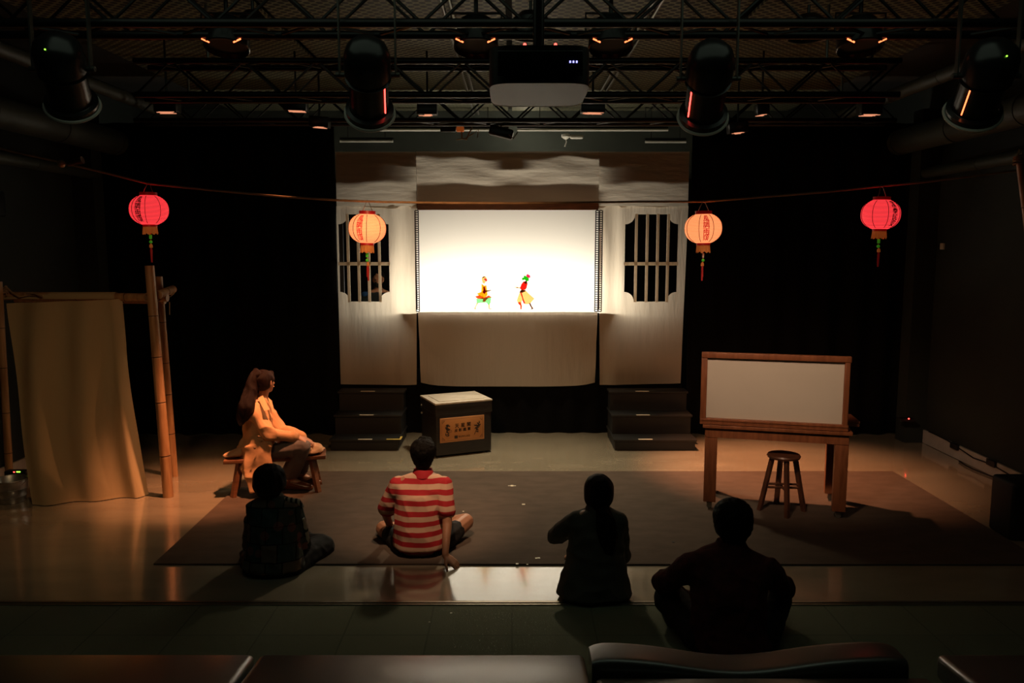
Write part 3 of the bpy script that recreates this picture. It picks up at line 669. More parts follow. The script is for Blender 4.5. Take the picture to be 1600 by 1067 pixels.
# ------------------------------------------------------------------ bamboo frame with hanging sheet, pail
def bamboo_mb(p0, p1, r0, r1, gaps=0.36, seed=0):
    p0 = Vector(p0); p1 = Vector(p1); L = (p1 - p0).length; n = max(2, int(L / gaps)); prof = []; rg = random.Random(seed)
    zs = [L * (k + rg.uniform(-.12, .12)) / n for k in range(1, n)]
    prof = [(r0 * 0.98, 0.0)]
    for z in zs:
        r = r0 + (r1 - r0) * z / L
        prof += [(r, z - 0.02), (r * 1.0, z - 0.006), (r * 0.95, z - 0.002), (r * 0.95, z + 0.002), (r * 1.05, z + 0.006), (r * 1.0, z + 0.018)]
    prof.append((r1, L))
    mb = MB(); mb.lathe(prof, p0, axis=p1 - p0, n=20)
    nb = []; ax = (p1 - p0).normalized()
    for z in zs:
        r = r0 + (r1 - r0) * z / L; nb.append(MB().cyl(p0 + ax * (z - 0.003), p0 + ax * (z + 0.003), r * 1.02, n=20))
    return mb, nb
def pole(p0, p1, r0, r1, parent, seed):
    a, n = bamboo_mb(p0, p1, r0, r1, seed=seed); o = a.build('bamboo_pole', M['bamboo'], parent)
    for q in n: q.build('joint_ring', M['node'], o)
    return o
frame = thing('bamboo_stand', 'lashed bamboo pole stand at left that the beige sheet hangs on', 'bamboo stand', G(263, 776))
pf0 = G(263, 776); pf1 = W(233.5, 415, pf0.y + 0.02)
pole(pf0, pf1, 0.047, 0.040, frame, 1)
pb0 = G(272, 744); pb1 = W(248, 432, pb0.y - 0.1)
pole(pb0, pb1, 0.040, 0.034, frame, 2)
yc = 7.38
pole(W(262, 465, yc + 0.07), W(-20, 462, yc + 0.05), 0.038, 0.040, frame, 3)
pl0 = G(16, 768); pole(pl0, W(-2, 440, yc - 0.05), 0.034, 0.030, frame, 4)
pole(W(246, 461, yc - 0.12), W(270, 452, yc + 0.42), 0.040, 0.038, frame, 5)
pole(W(258, 470, yc + 0.30), W(24, 468, yc + 0.42), 0.03, 0.03, frame, 6)
b = MB(); rg = random.Random(3)
for cx, cy, yy, r in ((238, 466, yc, 0.055), (262, 458, yc + 0.3, 0.048), (3, 456, yc, 0.05)):
    c = W(cx, cy, yy)
    for k in range(7):
        ax = Vector((rg.uniform(-.5, .5), rg.uniform(-.4, .4), 1 if k % 2 else -.6)).normalized(); b.ring(c + Vector((0, 0, rg.uniform(-.02, .02))), r + rg.uniform(0, .01), 0.004, axis=ax, n=20)
    b.build('rope_lashing', M['rope'], frame); b = MB()
for x, y0, y1 in ((243, 466, 480), (265, 472, 492), (246, 470, 486), (10, 452, 462)):
    b.tube([W(x, y0 + (y1 - y0) * k / 5, yc - 0.02 + 0.01 * math.sin(k)) for k in range(6)], 0.005, 6); b.build('rope_end', M['rope'], frame); b = MB()
b.tube([W(8, 447, yc), W(18, 456, yc - .03), W(30, 464, yc - .02), W(45, 461, yc), W(62, 462, yc)], 0.008, 6)
b.tube([W(42, 458, yc), W(55, 458, yc - .04), W(66, 463, yc - .04)], 0.010, 6)
b.build('rope_knot', M['rope'], frame)
def sheet_pt(u, v):
    # v: 0 top .. 1 bottom, edges read off the photo
    lx = 10 + 38 * v ** 1.3; rx = 182 + (8 * v / .23 if v < .23 else 8 + 38 * ((v - .23) / .77) ** 1.25)
    px = lx + (rx - lx) * u; py = 474 - 6 * u + (318 - 10 * u) * v
    Y0 = yc - 0.05; Y1 = G(px, 792 - 15 * u).y + 0.02
    Y = Y0 + (Y1 - Y0) * v ** 1.2
    p = W(px, py, Y); amp = 0.11 * (0.35 + v) * (1 - 0.6 * v)
    p.y += amp * (math.sin(u * 15 + 1.2 * v + 1.5 * math.sin(v * 2.2)) * 0.6 + 0.7 * noise.noise(Vector((u * 4.2, v * 1.6, 3))))
    if u > .93: p.y += .10 * ((u - .93) / .07) ** 1.5
    if v > .97: p.z = max(0.006, p.z)
    return p
b = MB(); b.grid(sheet_pt, 70, 90)
o = b.build('hanging_sheet', M['drapecloth']); tag(o, 'long beige cloth sheet hanging from the bamboo crossbar to the floor at left', 'cloth')
b = MB()
b.grid(lambda u, v: W(2 + 185 * u + 0 * v, 0, 1) * 0 + (lambda a: W(8 + 174 * u, 464, yc + 0.06) + Vector((0, 0.046 * math.cos(a), 0.046 * math.sin(a))))(PI * (1.12 - 1.3 * v)), 40, 10)
b.build('top_fold', M['drapecloth'], o)
# pail
pc = G(19, 783); pail = thing('metal_pail', 'ribbed zinc pail on the floor behind the left edge of the sheet', 'bucket', pc)
b = MB(); b.lathe([(0.105, 0.003), (0.112, 0.02), (0.118, 0.05), (0.122, 0.055), (0.120, 0.06), (0.128, 0.12), (0.132, 0.125), (0.130, 0.13), (0.140, 0.20), (0.146, 0.205), (0.140, 0.212), (0.133, 0.205), (0.112, 0.02), (0.001, 0.015)], pc, n=40); b.build('body', M['zinc'], pail)
b = MB(); b.tube([pc + Vector((0.145 * math.cos(a), -0.09 * math.sin(a) , 0.2 - 0.07 * math.sin(a))) for a in [PI * k / 12 for k in range(13)]], 0.003, 6); b.build('handle', M['greymetal'], pail)
# power strip in the pail's rear, with red and green lights
ps = W(27, 733, pc.y + 0.22); ps0 = thing('power_box', 'small black box with red and green lights behind the pail', 'power strip', ps)
MB().box(ps + Vector((0, 0.0, -0.035)), (0.2, 0.08, 0.05), bev=0.006).build('body', M['black'], ps0)
MB().box(ps + Vector((-0.005, -0.042, -0.015)), (0.012, 0.004, 0.008)).build('red_light', M['glowred'], ps0, smooth=False)
MB().box(ps + Vector((0.035, -0.042, -0.013)), (0.035, 0.004, 0.01)).build('green_light', M['glowgreen'], ps0, smooth=False)
# pole leaning at the right edge
rp = thing('bamboo_pole', 'bamboo pole with lashed top leaning at the right wall', 'bamboo pole', G(1660, 800))
pole(Vector((W(1600, 800, 6.2).x + .35, 6.2, 0)), W(1594, 255, 6.2), 0.034, 0.028, rp, 9)
b = MB(); c = W(1591, 252, 6.2)
for k in range(6): b.ring(c + Vector((0, 0, -0.02 + .012 * k)), 0.033, 0.006, axis=(0.3 * math.sin(k), 0.2, 1), n=18)
for k in range(3): b.tube([c + Vector((0.01 * k - .01, -.02, 0)), c + Vector((0.014 * k - .02, -.02, .05)), c + Vector((0.01 * k - .012, -.02, .09))], 0.005, 6)
b.build('rope_lashing', M['rope'], rp)

# ------------------------------------------------------------------ rope with lanterns
YL = 6.5
rope_px = [(-160, 195), (-60, 218), (100, 255), (160, 269), (232, 287), (330, 297), (440, 307), (530, 313), (600, 315.5), (700, 317), (800, 317.5), (900, 316.5), (1000, 315), (1072, 315), (1100, 315), (1200, 307), (1290, 300), (1376, 291), (1440, 285), (1560, 270), (1715, 250)]
pts = [W(x, y, YL) for x, y in rope_px]
for p in pts: p.x = max(XL + 0.0, min(XR - 0.0, p.x))
b = MB(); dense = []
for a, c in zip(pts, pts[1:]):
    for k in range(6): dense.append(a.lerp(c, k / 6))
dense.append(pts[-1]); b.tube(dense, 0.0085, 8)
lrope = b.build('lantern_rope', M['rope']); tag(lrope, 'long hemp rope strung wall to wall holding four paper lanterns', 'rope')
def lantern(px, py, red, chars, label, face, tilt=0.0, bead='green'):
    c = W(px, py, YL - 0.02); s = 1.0
    RX, RZ = 0.147, 0.124
    root = thing('paper_lantern', label, 'lantern', c, 'paper lanterns on the rope')
    Rz = Matrix.Rotation(face, 3, 'Z'); Rt_ = Matrix.Rotation(tilt, 3, 'Y')
    def P(x, y, z): return c + Rt_ @ (Rz @ Vector((x, y, z)))
    zt = RZ * 0.93
    prof = []
    for k in range(41):
        t = -1 + 2 * k / 40; z = zt * t; r = RX * (1 - (abs(t) * 0.93) ** 2.3) ** 0.5
        prof.append((r * (1 + 0.006 * math.cos(k * PI)), z))
    b = MB(); b.lathe(prof, c, axis=Rt_ @ Vector((0, 0, 1)), n=44, cap=False); shade = b.build('shade', M['redl' if red else 'peach'], root)
    b = MB()
    for k in range(1, 20):
        t = -1 + 2 * k / 20; r = RX * (1 - (abs(t) * 0.93) ** 2.3) ** 0.5; b.ring(P(0, 0, zt * t), r + 0.001, 0.0018, axis=Rt_ @ Vector((0, 0, 1)), n=40)
    b.build('wire_hoop', M['redwire' if red else 'peachwire'], shade)
    def surf(ang, t, off=0.002):
        r = RX * (1 - (abs(t) * 0.93) ** 2.3) ** 0.5 + off; return P(r * math.sin(ang), -r * math.cos(ang), zt * t)
    for k in range(8):
        a = math.radians(-22.5 + 45 * k)
        MB().tube([surf(a, -0.93 + 1.86 * j / 16, 0.003) for j in range(17)], 0.0022, 6).build('rib', M['rib'], shade)
    b = MB(); b.lathe([(0.062, zt - 0.004), (0.066, zt - 0.002), (0.066, zt + 0.024), (0.060, zt + 0.024), (0.060, zt)], c, axis=Rt_ @ Vector((0, 0, 1)), cap=False); b.build('top_ring', M['capred'], root)
    b = MB(); b.lathe([(0.050, -zt - 0.018), (0.055, -zt - 0.018), (0.055, -zt + 0.004), (0.050, -zt + 0.004)], c, axis=Rt_ @ Vector((0, 0, 1)), cap=False); b.build('bottom_ring', M['capred'], root)
    # characters, read downwards, wrapped on the paper
    b = MB()
    for i, ch in enumerate(chars):
        t0 = 0.64 - 0.43 * i
        def fn(x, y, t0=t0):
            t = t0 + y / zt; a = x / RX; return surf(a, max(-.95, min(.95, t)), 0.0035)
        add_text(b, ch, 0.053, fn)
    b.build('characters', M['glyphblack' if red else 'glyphred'], shade, smooth=False, recalc=False)
    # fringe: a pleated skirt
    b = MB(); n = 48; zf = -zt - 0.012
    def fr(u, v):
        a = 2 * PI * u; r = 0.052 + 0.003 * v + 0.004 * math.sin(a * 12) * v; return P(r * math.cos(a), r * math.sin(a), zf - 0.062 * v - 0.006 * math.sin(a * 9) * v)
    b.grid(fr, 96, 5); b.build('fringe', M['fringe'], root)
    b = MB(); z = zf - 0.02
    b.cyl(P(0, 0, zf + 0.01), P(0, 0, zf - 0.26), 0.0025, n=6); b.build('cord', M['tassel'], root)
    z = zf - 0.07
    b = MB(); b.box(P(0, 0, z - 0.016), (0.022, 0.008, 0.034), bev=0.003) if bead == 'green' else b.cyl(P(0, 0, z - 0.0), P(0, 0, z - 0.036), 0.008)
    b.build('charm', M['jade'] if bead == 'green' else M['white'], root)
    MB().sph(P(0, 0, z - 0.056), 0.013, 12).build('bead', M['jade'], root)
    b = MB(); b.lathe([(0.004, z - 0.07), (0.012, z - 0.082), (0.014, z - 0.10), (0.008, z - 0.104)], (c.x, c.y, c.z), n=12) ; b.build('tassel_cap', M['fringe'], root)
    b = MB(); b.lathe([(0.007, z - 0.10), (0.009, z - 0.13), (0.006, z - 0.22)], c, n=10); b.build('tassel', M['tassel'], root)
    # wire handle hooked on the rope
    k = min(dense, key=lambda q: abs(q.x - c.x)); top = Vector((c.x + (0.0), YL, k.z + 0.012))
    b = MB(); pts_ = [P(-0.045, 0, zt + 0.015), P(-0.03, 0, zt + 0.05), (P(0, 0, zt + 0.06) + top) / 2 + Vector((-.012, 0, 0)), top, (P(0, 0, zt + 0.06) + top) / 2 + Vector((.014, 0, 0)), P(0.03, 0, zt + 0.05), P(0.045, 0, zt + 0.015)]
    b.tube(pts_, 0.0028, 6); b.build('wire_handle', M['greymetal'], root)
lantern(233, 328, True, '風調雨順', 'red paper lantern with black characters at far left of the rope', math.radians(-10))
lantern(574, 357, False, '風調雨順', 'peach paper lantern hanging before the left barred window', math.radians(-15), tilt=0.03)
lantern(1099, 357, False, '風調雨順', 'peach paper lantern hanging just right of the booth', math.radians(-4), tilt=-0.02, bead='white')
lantern(1376, 335, True, '國泰民安', 'red paper lantern with black characters at far right of the rope', math.radians(20), tilt=0.02)

# ------------------------------------------------------------------ seats in front
def cushion(x0, x1, y0, y1, zt, th, label, rz=0.0, grp='black vinyl seats at the front'):
    c = Vector(((x0 + x1) / 2, (y0 + y1) / 2, zt - th / 2 + .023)); root = thing('bench_seat', label, 'seat', (c.x, c.y, 0), grp)
    MB().box(c, (x1 - x0, y1 - y0, th), rot=Matrix.Rotation(-0.095, 4, 'X'), bev=0.028).build('cushion', M['vinyl'], root)
    if zt - th > 0.03:
        MB().box((c.x, c.y + .0, (zt - th) / 2), (x1 - x0 - 0.06, y1 - y0 - 0.06, zt - th - 0.002), rz=rz).build('base', M['black'], root, smooth=False)
    return root
yf = G(800, 1019, 0.42).y
sx = lambda px, y, z: W(px, 1019, y).x
cushion(W(-150, 1019, yf).x, W(399, 1019, yf).x, yf - 0.62, yf, 0.42, 0.12, 'black vinyl bench seat at the bottom left corner')
cushion(W(406, 1019, yf).x, W(913, 1019, yf).x, yf - 0.62, yf, 0.42, 0.12, 'black vinyl bench seat at the bottom centre catching the screen light')
yq = 3.42
cushion(W(920, 1019, yf).x + .01, W(1440, 1019, yq).x, yq - 0.70, yq - 0.07, 0.40, 0.12, 'black vinyl bench seat right of centre below the raised backrest')
bk = thing('seat_backrest', 'raised black vinyl backrest before the man in the dark red jacket', 'backrest', (1.0, yq, 0))
zk = W(925, 997, yq + .17).z
bx0, bx1 = W(925, 1000, yq).x, W(1420, 1000, yq).x
def padpt(u, v):
    a = 2 * PI * v; sg = lambda t: math.copysign(abs(t) ** .28, t); x = bx0 + (bx1 - bx0) * u; e = 1 - 0.12 * (abs(2 * u - 1) ** 20)
    dip = .065 * math.exp(-((x - 1.03) / .36) ** 2)
    return Vector((x, yq + .07 + .10 * e * sg(math.cos(a)), zk - .17 + .17 * e * sg(math.sin(a)) - dip))
b = MB(); b.grid(padpt, 60, 48)
for u in (0, 1): b.bm.faces.new([b.bm.verts.new(padpt(u, k / 48)) for k in range(48)])
bmesh.ops.remove_doubles(b.bm, verts=b.bm.verts, dist=.0005); b.build('pad', M['vinyl'], bk)
MB().box(((W(925, 1000, yq).x + W(1405, 1000, yq).x) / 2, yq + 0.07, (zk - .36) / 2), (1.0, 0.1, zk - .36)).build('bracket', M['black'], bk, smooth=False)
cushion(W(1462, 1019, yf).x, W(1760, 1019, yf).x, yf - 0.62, yf, 0.42, 0.12, 'black vinyl bench seat at the bottom right corner')

# loudspeaker at the right edge
sp = G(1578, 846); spk = thing('black_speaker', 'black box standing on the floor at the right edge', 'speaker', (sp.x + .22, sp.y + .15, 0))
MB().box((sp.x + 0.22, sp.y + 0.15, 0.232), (0.44, 0.30, 0.46), bev=0.03).build('cabinet', M['black'], spk)
MB().box((sp.x + 0.22, sp.y - 0.003, 0.232), (0.36, 0.008, 0.38), bev=0.003).build('grille', M['blackgloss'], spk)
# cable clipped on the baseboard
b = MB(); cp = [(XR - .03, 9.0, .17), (XR - .03, 8.6, .16), (XR - .03, 8.35, .13), (XR - .03, 8.1, .10), (XR - .03, 7.8, .12), (XR - .03, 7.5, .10), (XR - .03, 6.8, .09), (XR - .03, 6.0, .1)]
b.tube(cp, 0.007, 6)
cab = b.build('wall_cable', M['black']); tag(cab, 'black cable running along the right baseboard', 'cable')
for y in (8.45, 7.78):
    tag(MB().box((XR - .035, y, .135), (0.03, 0.14, 0.06), bev=0.004).build('cable_box', M['black']), 'black box on the right baseboard cable, %s' % ('the farther one' if y > 8 else 'the nearer one'), 'junction box')
b = MB(); b.tube([(XR - .06 - .03 * math.sin(k), 8.3 - .16 * k, 0.012) for k in range(9)], 0.009, 6)
tag(b.build('floor_cable', M['black']), 'loose black cable lying at the foot of the right baseboard', 'cable')
tag(MB().box((XR - .3, 9.0, .31), (.16, .1, .03)).build('wall_device', M['black']), 'small device with a red light near the right curtain', 'device')
MB().sph((XR - .30, 8.94, .33), .008, 8).build('red_light', M['glowred'], bpy.data.objects['wall_device'])

# small things on the side walls
tag(MB().box((XL + .012, 7.35, 2.32), (.02, .07, .07), bev=.004).build('wall_plate', M['white']), 'small pale plate on the left wall above the bamboo crossbar', 'wall plate')
tag(MB().box((XR - .012, 9.0, 2.28), (.02, .07, .07), bev=.004).build('wall_plate', M['white']), 'small pale plate on the right wall near the curtain', 'wall plate')
c = W(-2, 318, 7.4); ws = thing('wall_speaker', 'small black loudspeaker on the left wall at the edge of the view', 'speaker', c)
MB().box((XL + .14, c.y, c.z), (.26, .2, .24), bev=.02).build('cabinet', M['blackgloss'], ws)
MB().box((XL + .14, c.y, c.z + .15), (.2, .05, .05), bev=.008).build('bracket', M['greymetal'], ws)
c = W(106, 256, YL); cl = thing('clip_lamp', 'small copper clip lamp on the rope near the left wall', 'lamp', c)
MB().sph(c + Vector((-.05, 0, 0)), .03, 12).build('bulb', M['bamboo'], cl)
b = MB(); b.cyl(c, c + Vector((.12, 0, .03)), .022, .03, n=14); b.build('socket', M['node'], cl)

# marks and scraps on the floor
def scrap(px, py, w_, d_, label, rz=0.0, z=0.0135, m='tapewhite'):
    p = G(px, py, z); tag(MB().box((p.x, p.y, z + 0.001), (w_, d_, 0.002), rz=rz).build('paper_scrap', M[m], smooth=False), label, 'scrap of paper')
tc = G(800, 759, 0.0135); b = MB(); b.box((tc.x, tc.y, .0145), (.075, .012, .002)); b.box((tc.x, tc.y, .0148), (.026, .04, .002))
tag(b.build('tape_mark', M['tapewhite'], smooth=False), 'small white tape cross near the back of the mat', 'tape mark')
scrap(818, 788, .028, .028, 'white scrap at the middle of the mat')
scrap(840, 872, .035, .02, 'white scrap near the front edge of the mat, right one', .2)
scrap(808, 881.0, .02, .02, 'white scrap on the front edge of the mat, left one')
scrap(824, 882.0, .014, .014, 'tiny white scrap on the front edge of the mat')
scrap(724, 799, .014, .014, 'white scrap by the seated man in stripes')
scrap(705, 958, .014, .014, 'tiny white scrap on the dark carpet in the centre', z=0.001)
scrap(671, 972, .01, .01, 'tiny pale scrap on the dark carpet left of centre', z=0.001)
scrap(1052, 847, .02, .02, 'tiny dark scrap on the mat left of the big man', m='black')

# ------------------------------------------------------------------ ceiling: mesh panels, trusses, ducts
rg = random.Random(5)
for k, (x0, x1) in enumerate(((-3.7, -1.9), (-1.85, -0.05), (0.0, 1.8), (1.85, 3.65))):
    for j, (y0, y1) in enumerate(((4.6, 7.1), (7.2, 10.9))):
        o = MB().box(((x0 + x1) / 2, (y0 + y1) / 2, ZC - 0.03), (x1 - x0, y1 - y0, 0.02)).build('perforated_ceiling_panel', M['meshpanel'], smooth=False)
        tag(o, 'perforated metal ceiling panel, %s row, column %s from the left' % (('front', 'rear')[j], ('first', 'second', 'third', 'fourth')[k]), 'ceiling panel', 'perforated ceiling panels')
TR = []
def truss(y, zb, x0, x1, h, label, seed=0):
    root = thing('lighting_truss', label, 'truss', ((x0 + x1) / 2, y, zb), 'black lighting trusses under the ceiling')
    b = MB()
    for dy in (0, h):
        for dz in (0, h): b.cyl((x0, y + dy, zb + dz), (x1, y + dy, zb + dz), 0.024, n=12)
    b.build('chords', M['truss'], root)
    b = MB(); n = int((x1 - x0) / (h * 1.1)); st = (x1 - x0) / n
    for k in range(n):
        xa = x0 + st * k; xb = xa + st; up = k % 2
        for dy in (0, h):
            b.cyl((xa, y + dy, zb + (h if up else 0)), (xb, y + dy, zb + (0 if up else h)), 0.009, n=6)
        for dz in (0, h):
            b.cyl((xa, y + (h if up else 0), zb + dz), (xb, y + (0 if up else h), zb + dz), 0.009, n=6)
    b.build('lattice', M['truss'], root)
    for x in (x0 + 0.5, x1 - 0.5):
        MB().cyl((x, y + h / 2, zb + h), (x, y + h / 2, ZC + 0.1), 0.012, n=8).build('hanger_rod', M['greymetal'], root)
    return root
zb_ = 3.47
yC = 4.30; yA = 6.05; yBt = 8.05
zC, zA, zBt = W(800, 36, yC).z, W(800, 148, yA).z, W(800, 188, yBt).z
truss(yC, zC, XL + 0.2, XR - 0.2, 0.24, 'black lighting truss nearest the camera along the top edge')
truss(yA, zA, W(212, 148, yA).x, W(1405, 148, yA).x, 0.24, 'black lighting truss in the middle, behind the projector')
truss(yBt, zBt, W(210, 190, yBt).x, W(1400, 190, yBt).x, 0.24, 'black lighting truss farthest back above the rope of lanterns')
pn = 0
def pipe(x, z, y0, y1, r, label, m='duct', cat='duct'):
    b = MB(); b.cyl((x, y0, z), (x, y1, z), r, n=24)
    y = y0 + 0.6
    while y < y1: b.cyl((x, y, z), (x, y + 0.03, z), r * 1.05, n=24); y += 1.1
    tag(b.build('ceiling_duct' if cat == 'duct' else 'ceiling_pipe', M[m]), label, cat)
pipe(-4.5, 3.45, 2.0, 9.3, 0.14, 'round dark duct along the top of the left wall')
pipe(-4.75, 3.1, 2.0, 9.3, 0.06, 'thin dark pipe under the duct on the left wall', cat='pipe')
pipe(-3.75, 3.72, 2.0, 9.3, 0.06, 'thin pipe right of the left duct', cat='pipe')
pipe(4.4, 3.45, 2.0, 9.3, 0.14, 'round dark duct along the top of the right wall')
pipe(4.65, 3.1, 2.0, 9.3, 0.06, 'thin dark pipe under the duct on the right wall', cat='pipe')
pipe(3.65, 3.72, 2.0, 9.3, 0.06, 'thin pipe left of the right duct', cat='pipe')
for x, nm in ((W(700, 90, 6.6).x, 'thin conduit on the ceiling left of the projector'), (W(1000, 60, 6.6).x, 'thin conduit on the ceiling right of the projector')):
    tag(MB().cyl((x, 4.0, ZC - .07), (x, 11.0, ZC - .07), 0.014, n=8).cyl((x + .06, 4.0, ZC - .07), (x + .06, 11.0, ZC - .07), 0.014, n=8).build('ceiling_conduit', M['greymetal']), nm, 'conduit')

# strip lights and bits on the back wall above the booth
def batten(p0, p1, label, body=None):
    a = W(*p0); c = W(*p1); root = thing('fluorescent_batten', label, 'strip light', (a + c) / 2, 'unlit strip lights above the booth')
    b = MB(); b.cyl(a, c, 0.018, n=12); b.build('tube', M['white'], root)
    b = MB(); b.box((a + c) / 2 + Vector((0, 0.02, 0.035)), ((c - a).length, 0.05, 0.03)); b.build('housing', M['black'], root, smooth=False)
    for t in (.15, .85): p = a.lerp(c, t); MB().cyl(p + Vector((0, .02, .04)), (p.x, p.y + .02, ZC + .1), .006, n=6).build('hanger_rod', M['black'], root)
batten((577, 203, 10.6), (795, 203, 10.6), 'white strip light above the valance, left one of the upper pair')
batten((808, 203, 10.6), (1044, 203, 10.6), 'white strip light above the valance, right one of the upper pair')
batten((531, 220.5, 10.9), (614, 220.5, 10.9), 'short white strip light at the upper left of the booth')
batten((1008, 221.5, 10.9), (1072, 221.5, 10.9), 'short white strip light at the upper right of the booth')
c = W(884, 214, 10.4); sd = thing('ceiling_sensor', 'white sensor with short stem hanging above the booth', 'sensor', c)
b = MB(); b.lathe([(0.03, .04), (0.055, .03), (0.055, 0.0), (0.03, -0.02), (0.015, -0.03)], c); b.build('head', M['white'], sd)
b = MB(); b.tube([c + Vector((0, 0, -.02)), c + Vector((.01, 0, -.06)), c + Vector((-.012, 0, -.12))], 0.008, 6); b.build('stem', M['white'], sd)
b = MB(); c2 = W(901, 214, 10.4); b.box(c2, (0.17, 0.06, 0.05), bev=0.02); tag(b.build('white_lamp_box', M['white']), 'small white box beside the hanging sensor', 'fixture')
c = W(716, 202, 8.1); oc = thing('cable_adapter', 'black and orange plug box with loose cables on the rear truss', 'power adapter', c)
MB().box(c + Vector((-.1, 0, 0)), (0.15, .05, .05), bev=.005).build('body', M['black'], oc)
MB().box(c + Vector((.02, 0, 0)), (0.075, .055, .05), bev=.01).build('plug', mat('orange_plug', (.5, .12, .02), .5, emit=(1, .2, .03), es=.15), oc)
b = MB(); b.tube([c + Vector((.03, 0, -.02)), c + Vector((.04, 0, -.09)), c + Vector((.08, 0, -.1)), c + Vector((.1, 0, -.05)), c + Vector((.14, 0, 0.02))], .008, 6)
b.tube([c + Vector((-.02, 0, -.1)), c + Vector((.06, 0, -.09)), c + Vector((.15, 0, -.04)), c + Vector((.2, 0, .0)), c + Vector((.19, 0, -.08))], .005, 6); b.build('cable', M['rope'], oc)

# ------------------------------------------------------------------ stage lanterns
def frame_axes(ax):
    ax = Vector(ax).normalized(); q = ax.to_track_quat('Z', 'Y').to_matrix(); return ax, q
def profile_spot(tail, nose, r, label, slit='glowred', slit_side=1, zt=3.5):
    tail = Vector(tail); nose = Vector(nose); ax = (nose - tail).normalized(); L = (nose - tail).length
    root = thing('profile_spotlight', label, 'stage light', tail, 'large profile spotlights on the front truss')
    b = MB(); b.lathe([(0.01, 0), (r * .55, L * .02), (r * .85, L * .10), (r * .98, L * .2), (r, L * .42), (r * .9, L * .44), (r * .9, L * .47), (r, L * .48)], tail, ax, n=32); b.build('lamp_housing', M['blackgloss'], root)
    b = MB(); b.lathe([(r * .86, L * .47), (r * .86, L * .92), (r * .9, L * .93)], tail, ax, n=32); b.build('lens_tube', M['blackgloss'], root)
    b = MB(); b.lathe([(r * .9, L * .92), (r * 1.08, L * .93), (r * 1.08, L), (r * 1.0, L), (r * .98, L * .95)], tail, ax, n=32, cap=False); rim = b.build('front_rim', M['blackgloss'], root)
    b = MB(); b.ring(nose + ax * .004, r * 1.10, 0.009, axis=ax, n=36); b.build('rim_edge', M['white'], rim)
    side = ax.cross(Vector((0, 1, 0))); side = Vector((1, 0, 0)) if side.length < .1 else Vector((1, 0, 0))
    m = tail.lerp(nose, .45); b = MB(); top = Vector((m.x, m.y - 0.0, zt + 0.06))
    for s in (-1, 1):
        b.box((m + Vector((s * (r + 0.025), 0, 0)) + Vector((top.x + s * (r + 0.025) - m.x - s * (r + .025), 0, top.z - m.z)) / 2), (0.008, 0.03, abs(top.z - m.z)))
        b.cyl(m + Vector((s * (r), 0, 0)), m + Vector((s * (r + 0.045), 0, 0)), 0.014, n=12)
    b.box(top, (2 * r + 0.058, 0.03, 0.008)); b.build('yoke', M['yoke'], root, smooth=False)
    b = MB(); b.cyl(top + Vector((0, 0, 0)), top + Vector((0, 0, .05)), 0.012, n=8); b.box(top + Vector((0, 0, .07)), (.05, .06, .07), bev=.01); b.build('clamp', M['blackgloss'], root)
    p0 = tail.lerp(nose, .5); p1 = tail.lerp(nose, .88); sdir = (Vector((slit_side, -0.9, 0)) - ax * Vector((slit_side, -0.9, 0)).dot(ax)).normalized()
    if slit: MB().cyl(p0 + sdir * r * .87, p1 + sdir * r * .87, 0.0035, n=6).build('light_slit', M[slit], root)
    MB().sph(tail.lerp(nose, .25) + Vector((0, -r * .98, 0)), .004, 6).build('indicator', M['glowgreen'], root)
def by_px(tx, ty, ny_x, ny_y, Y0, Y1): return W(tx, ty, Y0), W(ny_x, ny_y, Y1)
t0, n0 = by_px(572, 64, 578, 176, 4.05, 4.42); profile_spot(t0, n0, .118, 'black profile spotlight hanging left of the projector', 'glowred', 1, 3.55)
t0, n0 = by_px(1115, 70, 1098, 182, 4.05, 4.42); profile_spot(t0, n0, .118, 'black profile spotlight hanging right of the projector', 'glowred', -1, 3.55)
t0, n0 = by_px(84, 58, 113, 164, 4.1, 4.4); profile_spot(t0, n0, .122, 'black profile spotlight at the upper left corner', None, 1, 3.55)
t0, n0 = by_px(1560, 68, 1520, 176, 4.0, 4.3); profile_spot(t0, n0, .125, 'black profile spotlight at the upper right corner', 'gloworange', -1, 3.55)

def par_can(px, py, Y, label, w=0.22, glow='gloworange', both=True, ztop=None):
    c = W(px, py, Y); root = thing('par_light', label, 'stage light', c, 'round wash lights on the trusses')
    b = MB(); b.lathe([(0.05, .13), (w * .40, .10), (w * .5, .02), (w * .52, -.05), (w * .50, -.055), (w * .45, -.02)], c, axis=(0, 0.25, 1), n=28, cap=False); b.build('body', M['blackgloss'], root)
    b = MB(); b.lathe([(w * .46, -.03), (w * .3, -.028), (0.001, -.026)], c, axis=(0, .25, 1), n=28, cap=False); b.build('lens', M['black'], root)
    b = MB()
    for s in (-1, 1):
        if s < 0 or both: b.box(c + Vector((s * w * .36, -w * .40, -.028)), (0.045, .006, .007), rot=Matrix.Rotation(-s * .42, 4, 'Y'))
    b.build('vent_slot', M[glow], root, smooth=False)
    b = MB(); b.tube([c + Vector((-w * .58, 0, 0)), c + Vector((-w * .58, 0, .14)), c + Vector((w * .58, 0, .14)), c + Vector((w * .58, 0, 0))], .008, 6); b.cyl(c + Vector((0, 0, .14)), c + Vector((0, 0, .26)), .012, n=8); b.build('yoke', M['greymetal'] if False else M['blackgloss'], root)
for px, nm in ((355, 'black round wash light with orange slots, upper left'), (744, 'black round wash light with red slots left of the projector'), (954, 'black round wash light with red slots right of the projector'), (1343, 'black round wash light with pink slots, upper right')):
    par_can(px, 62, 4.62, nm, .24, 'gloworange')
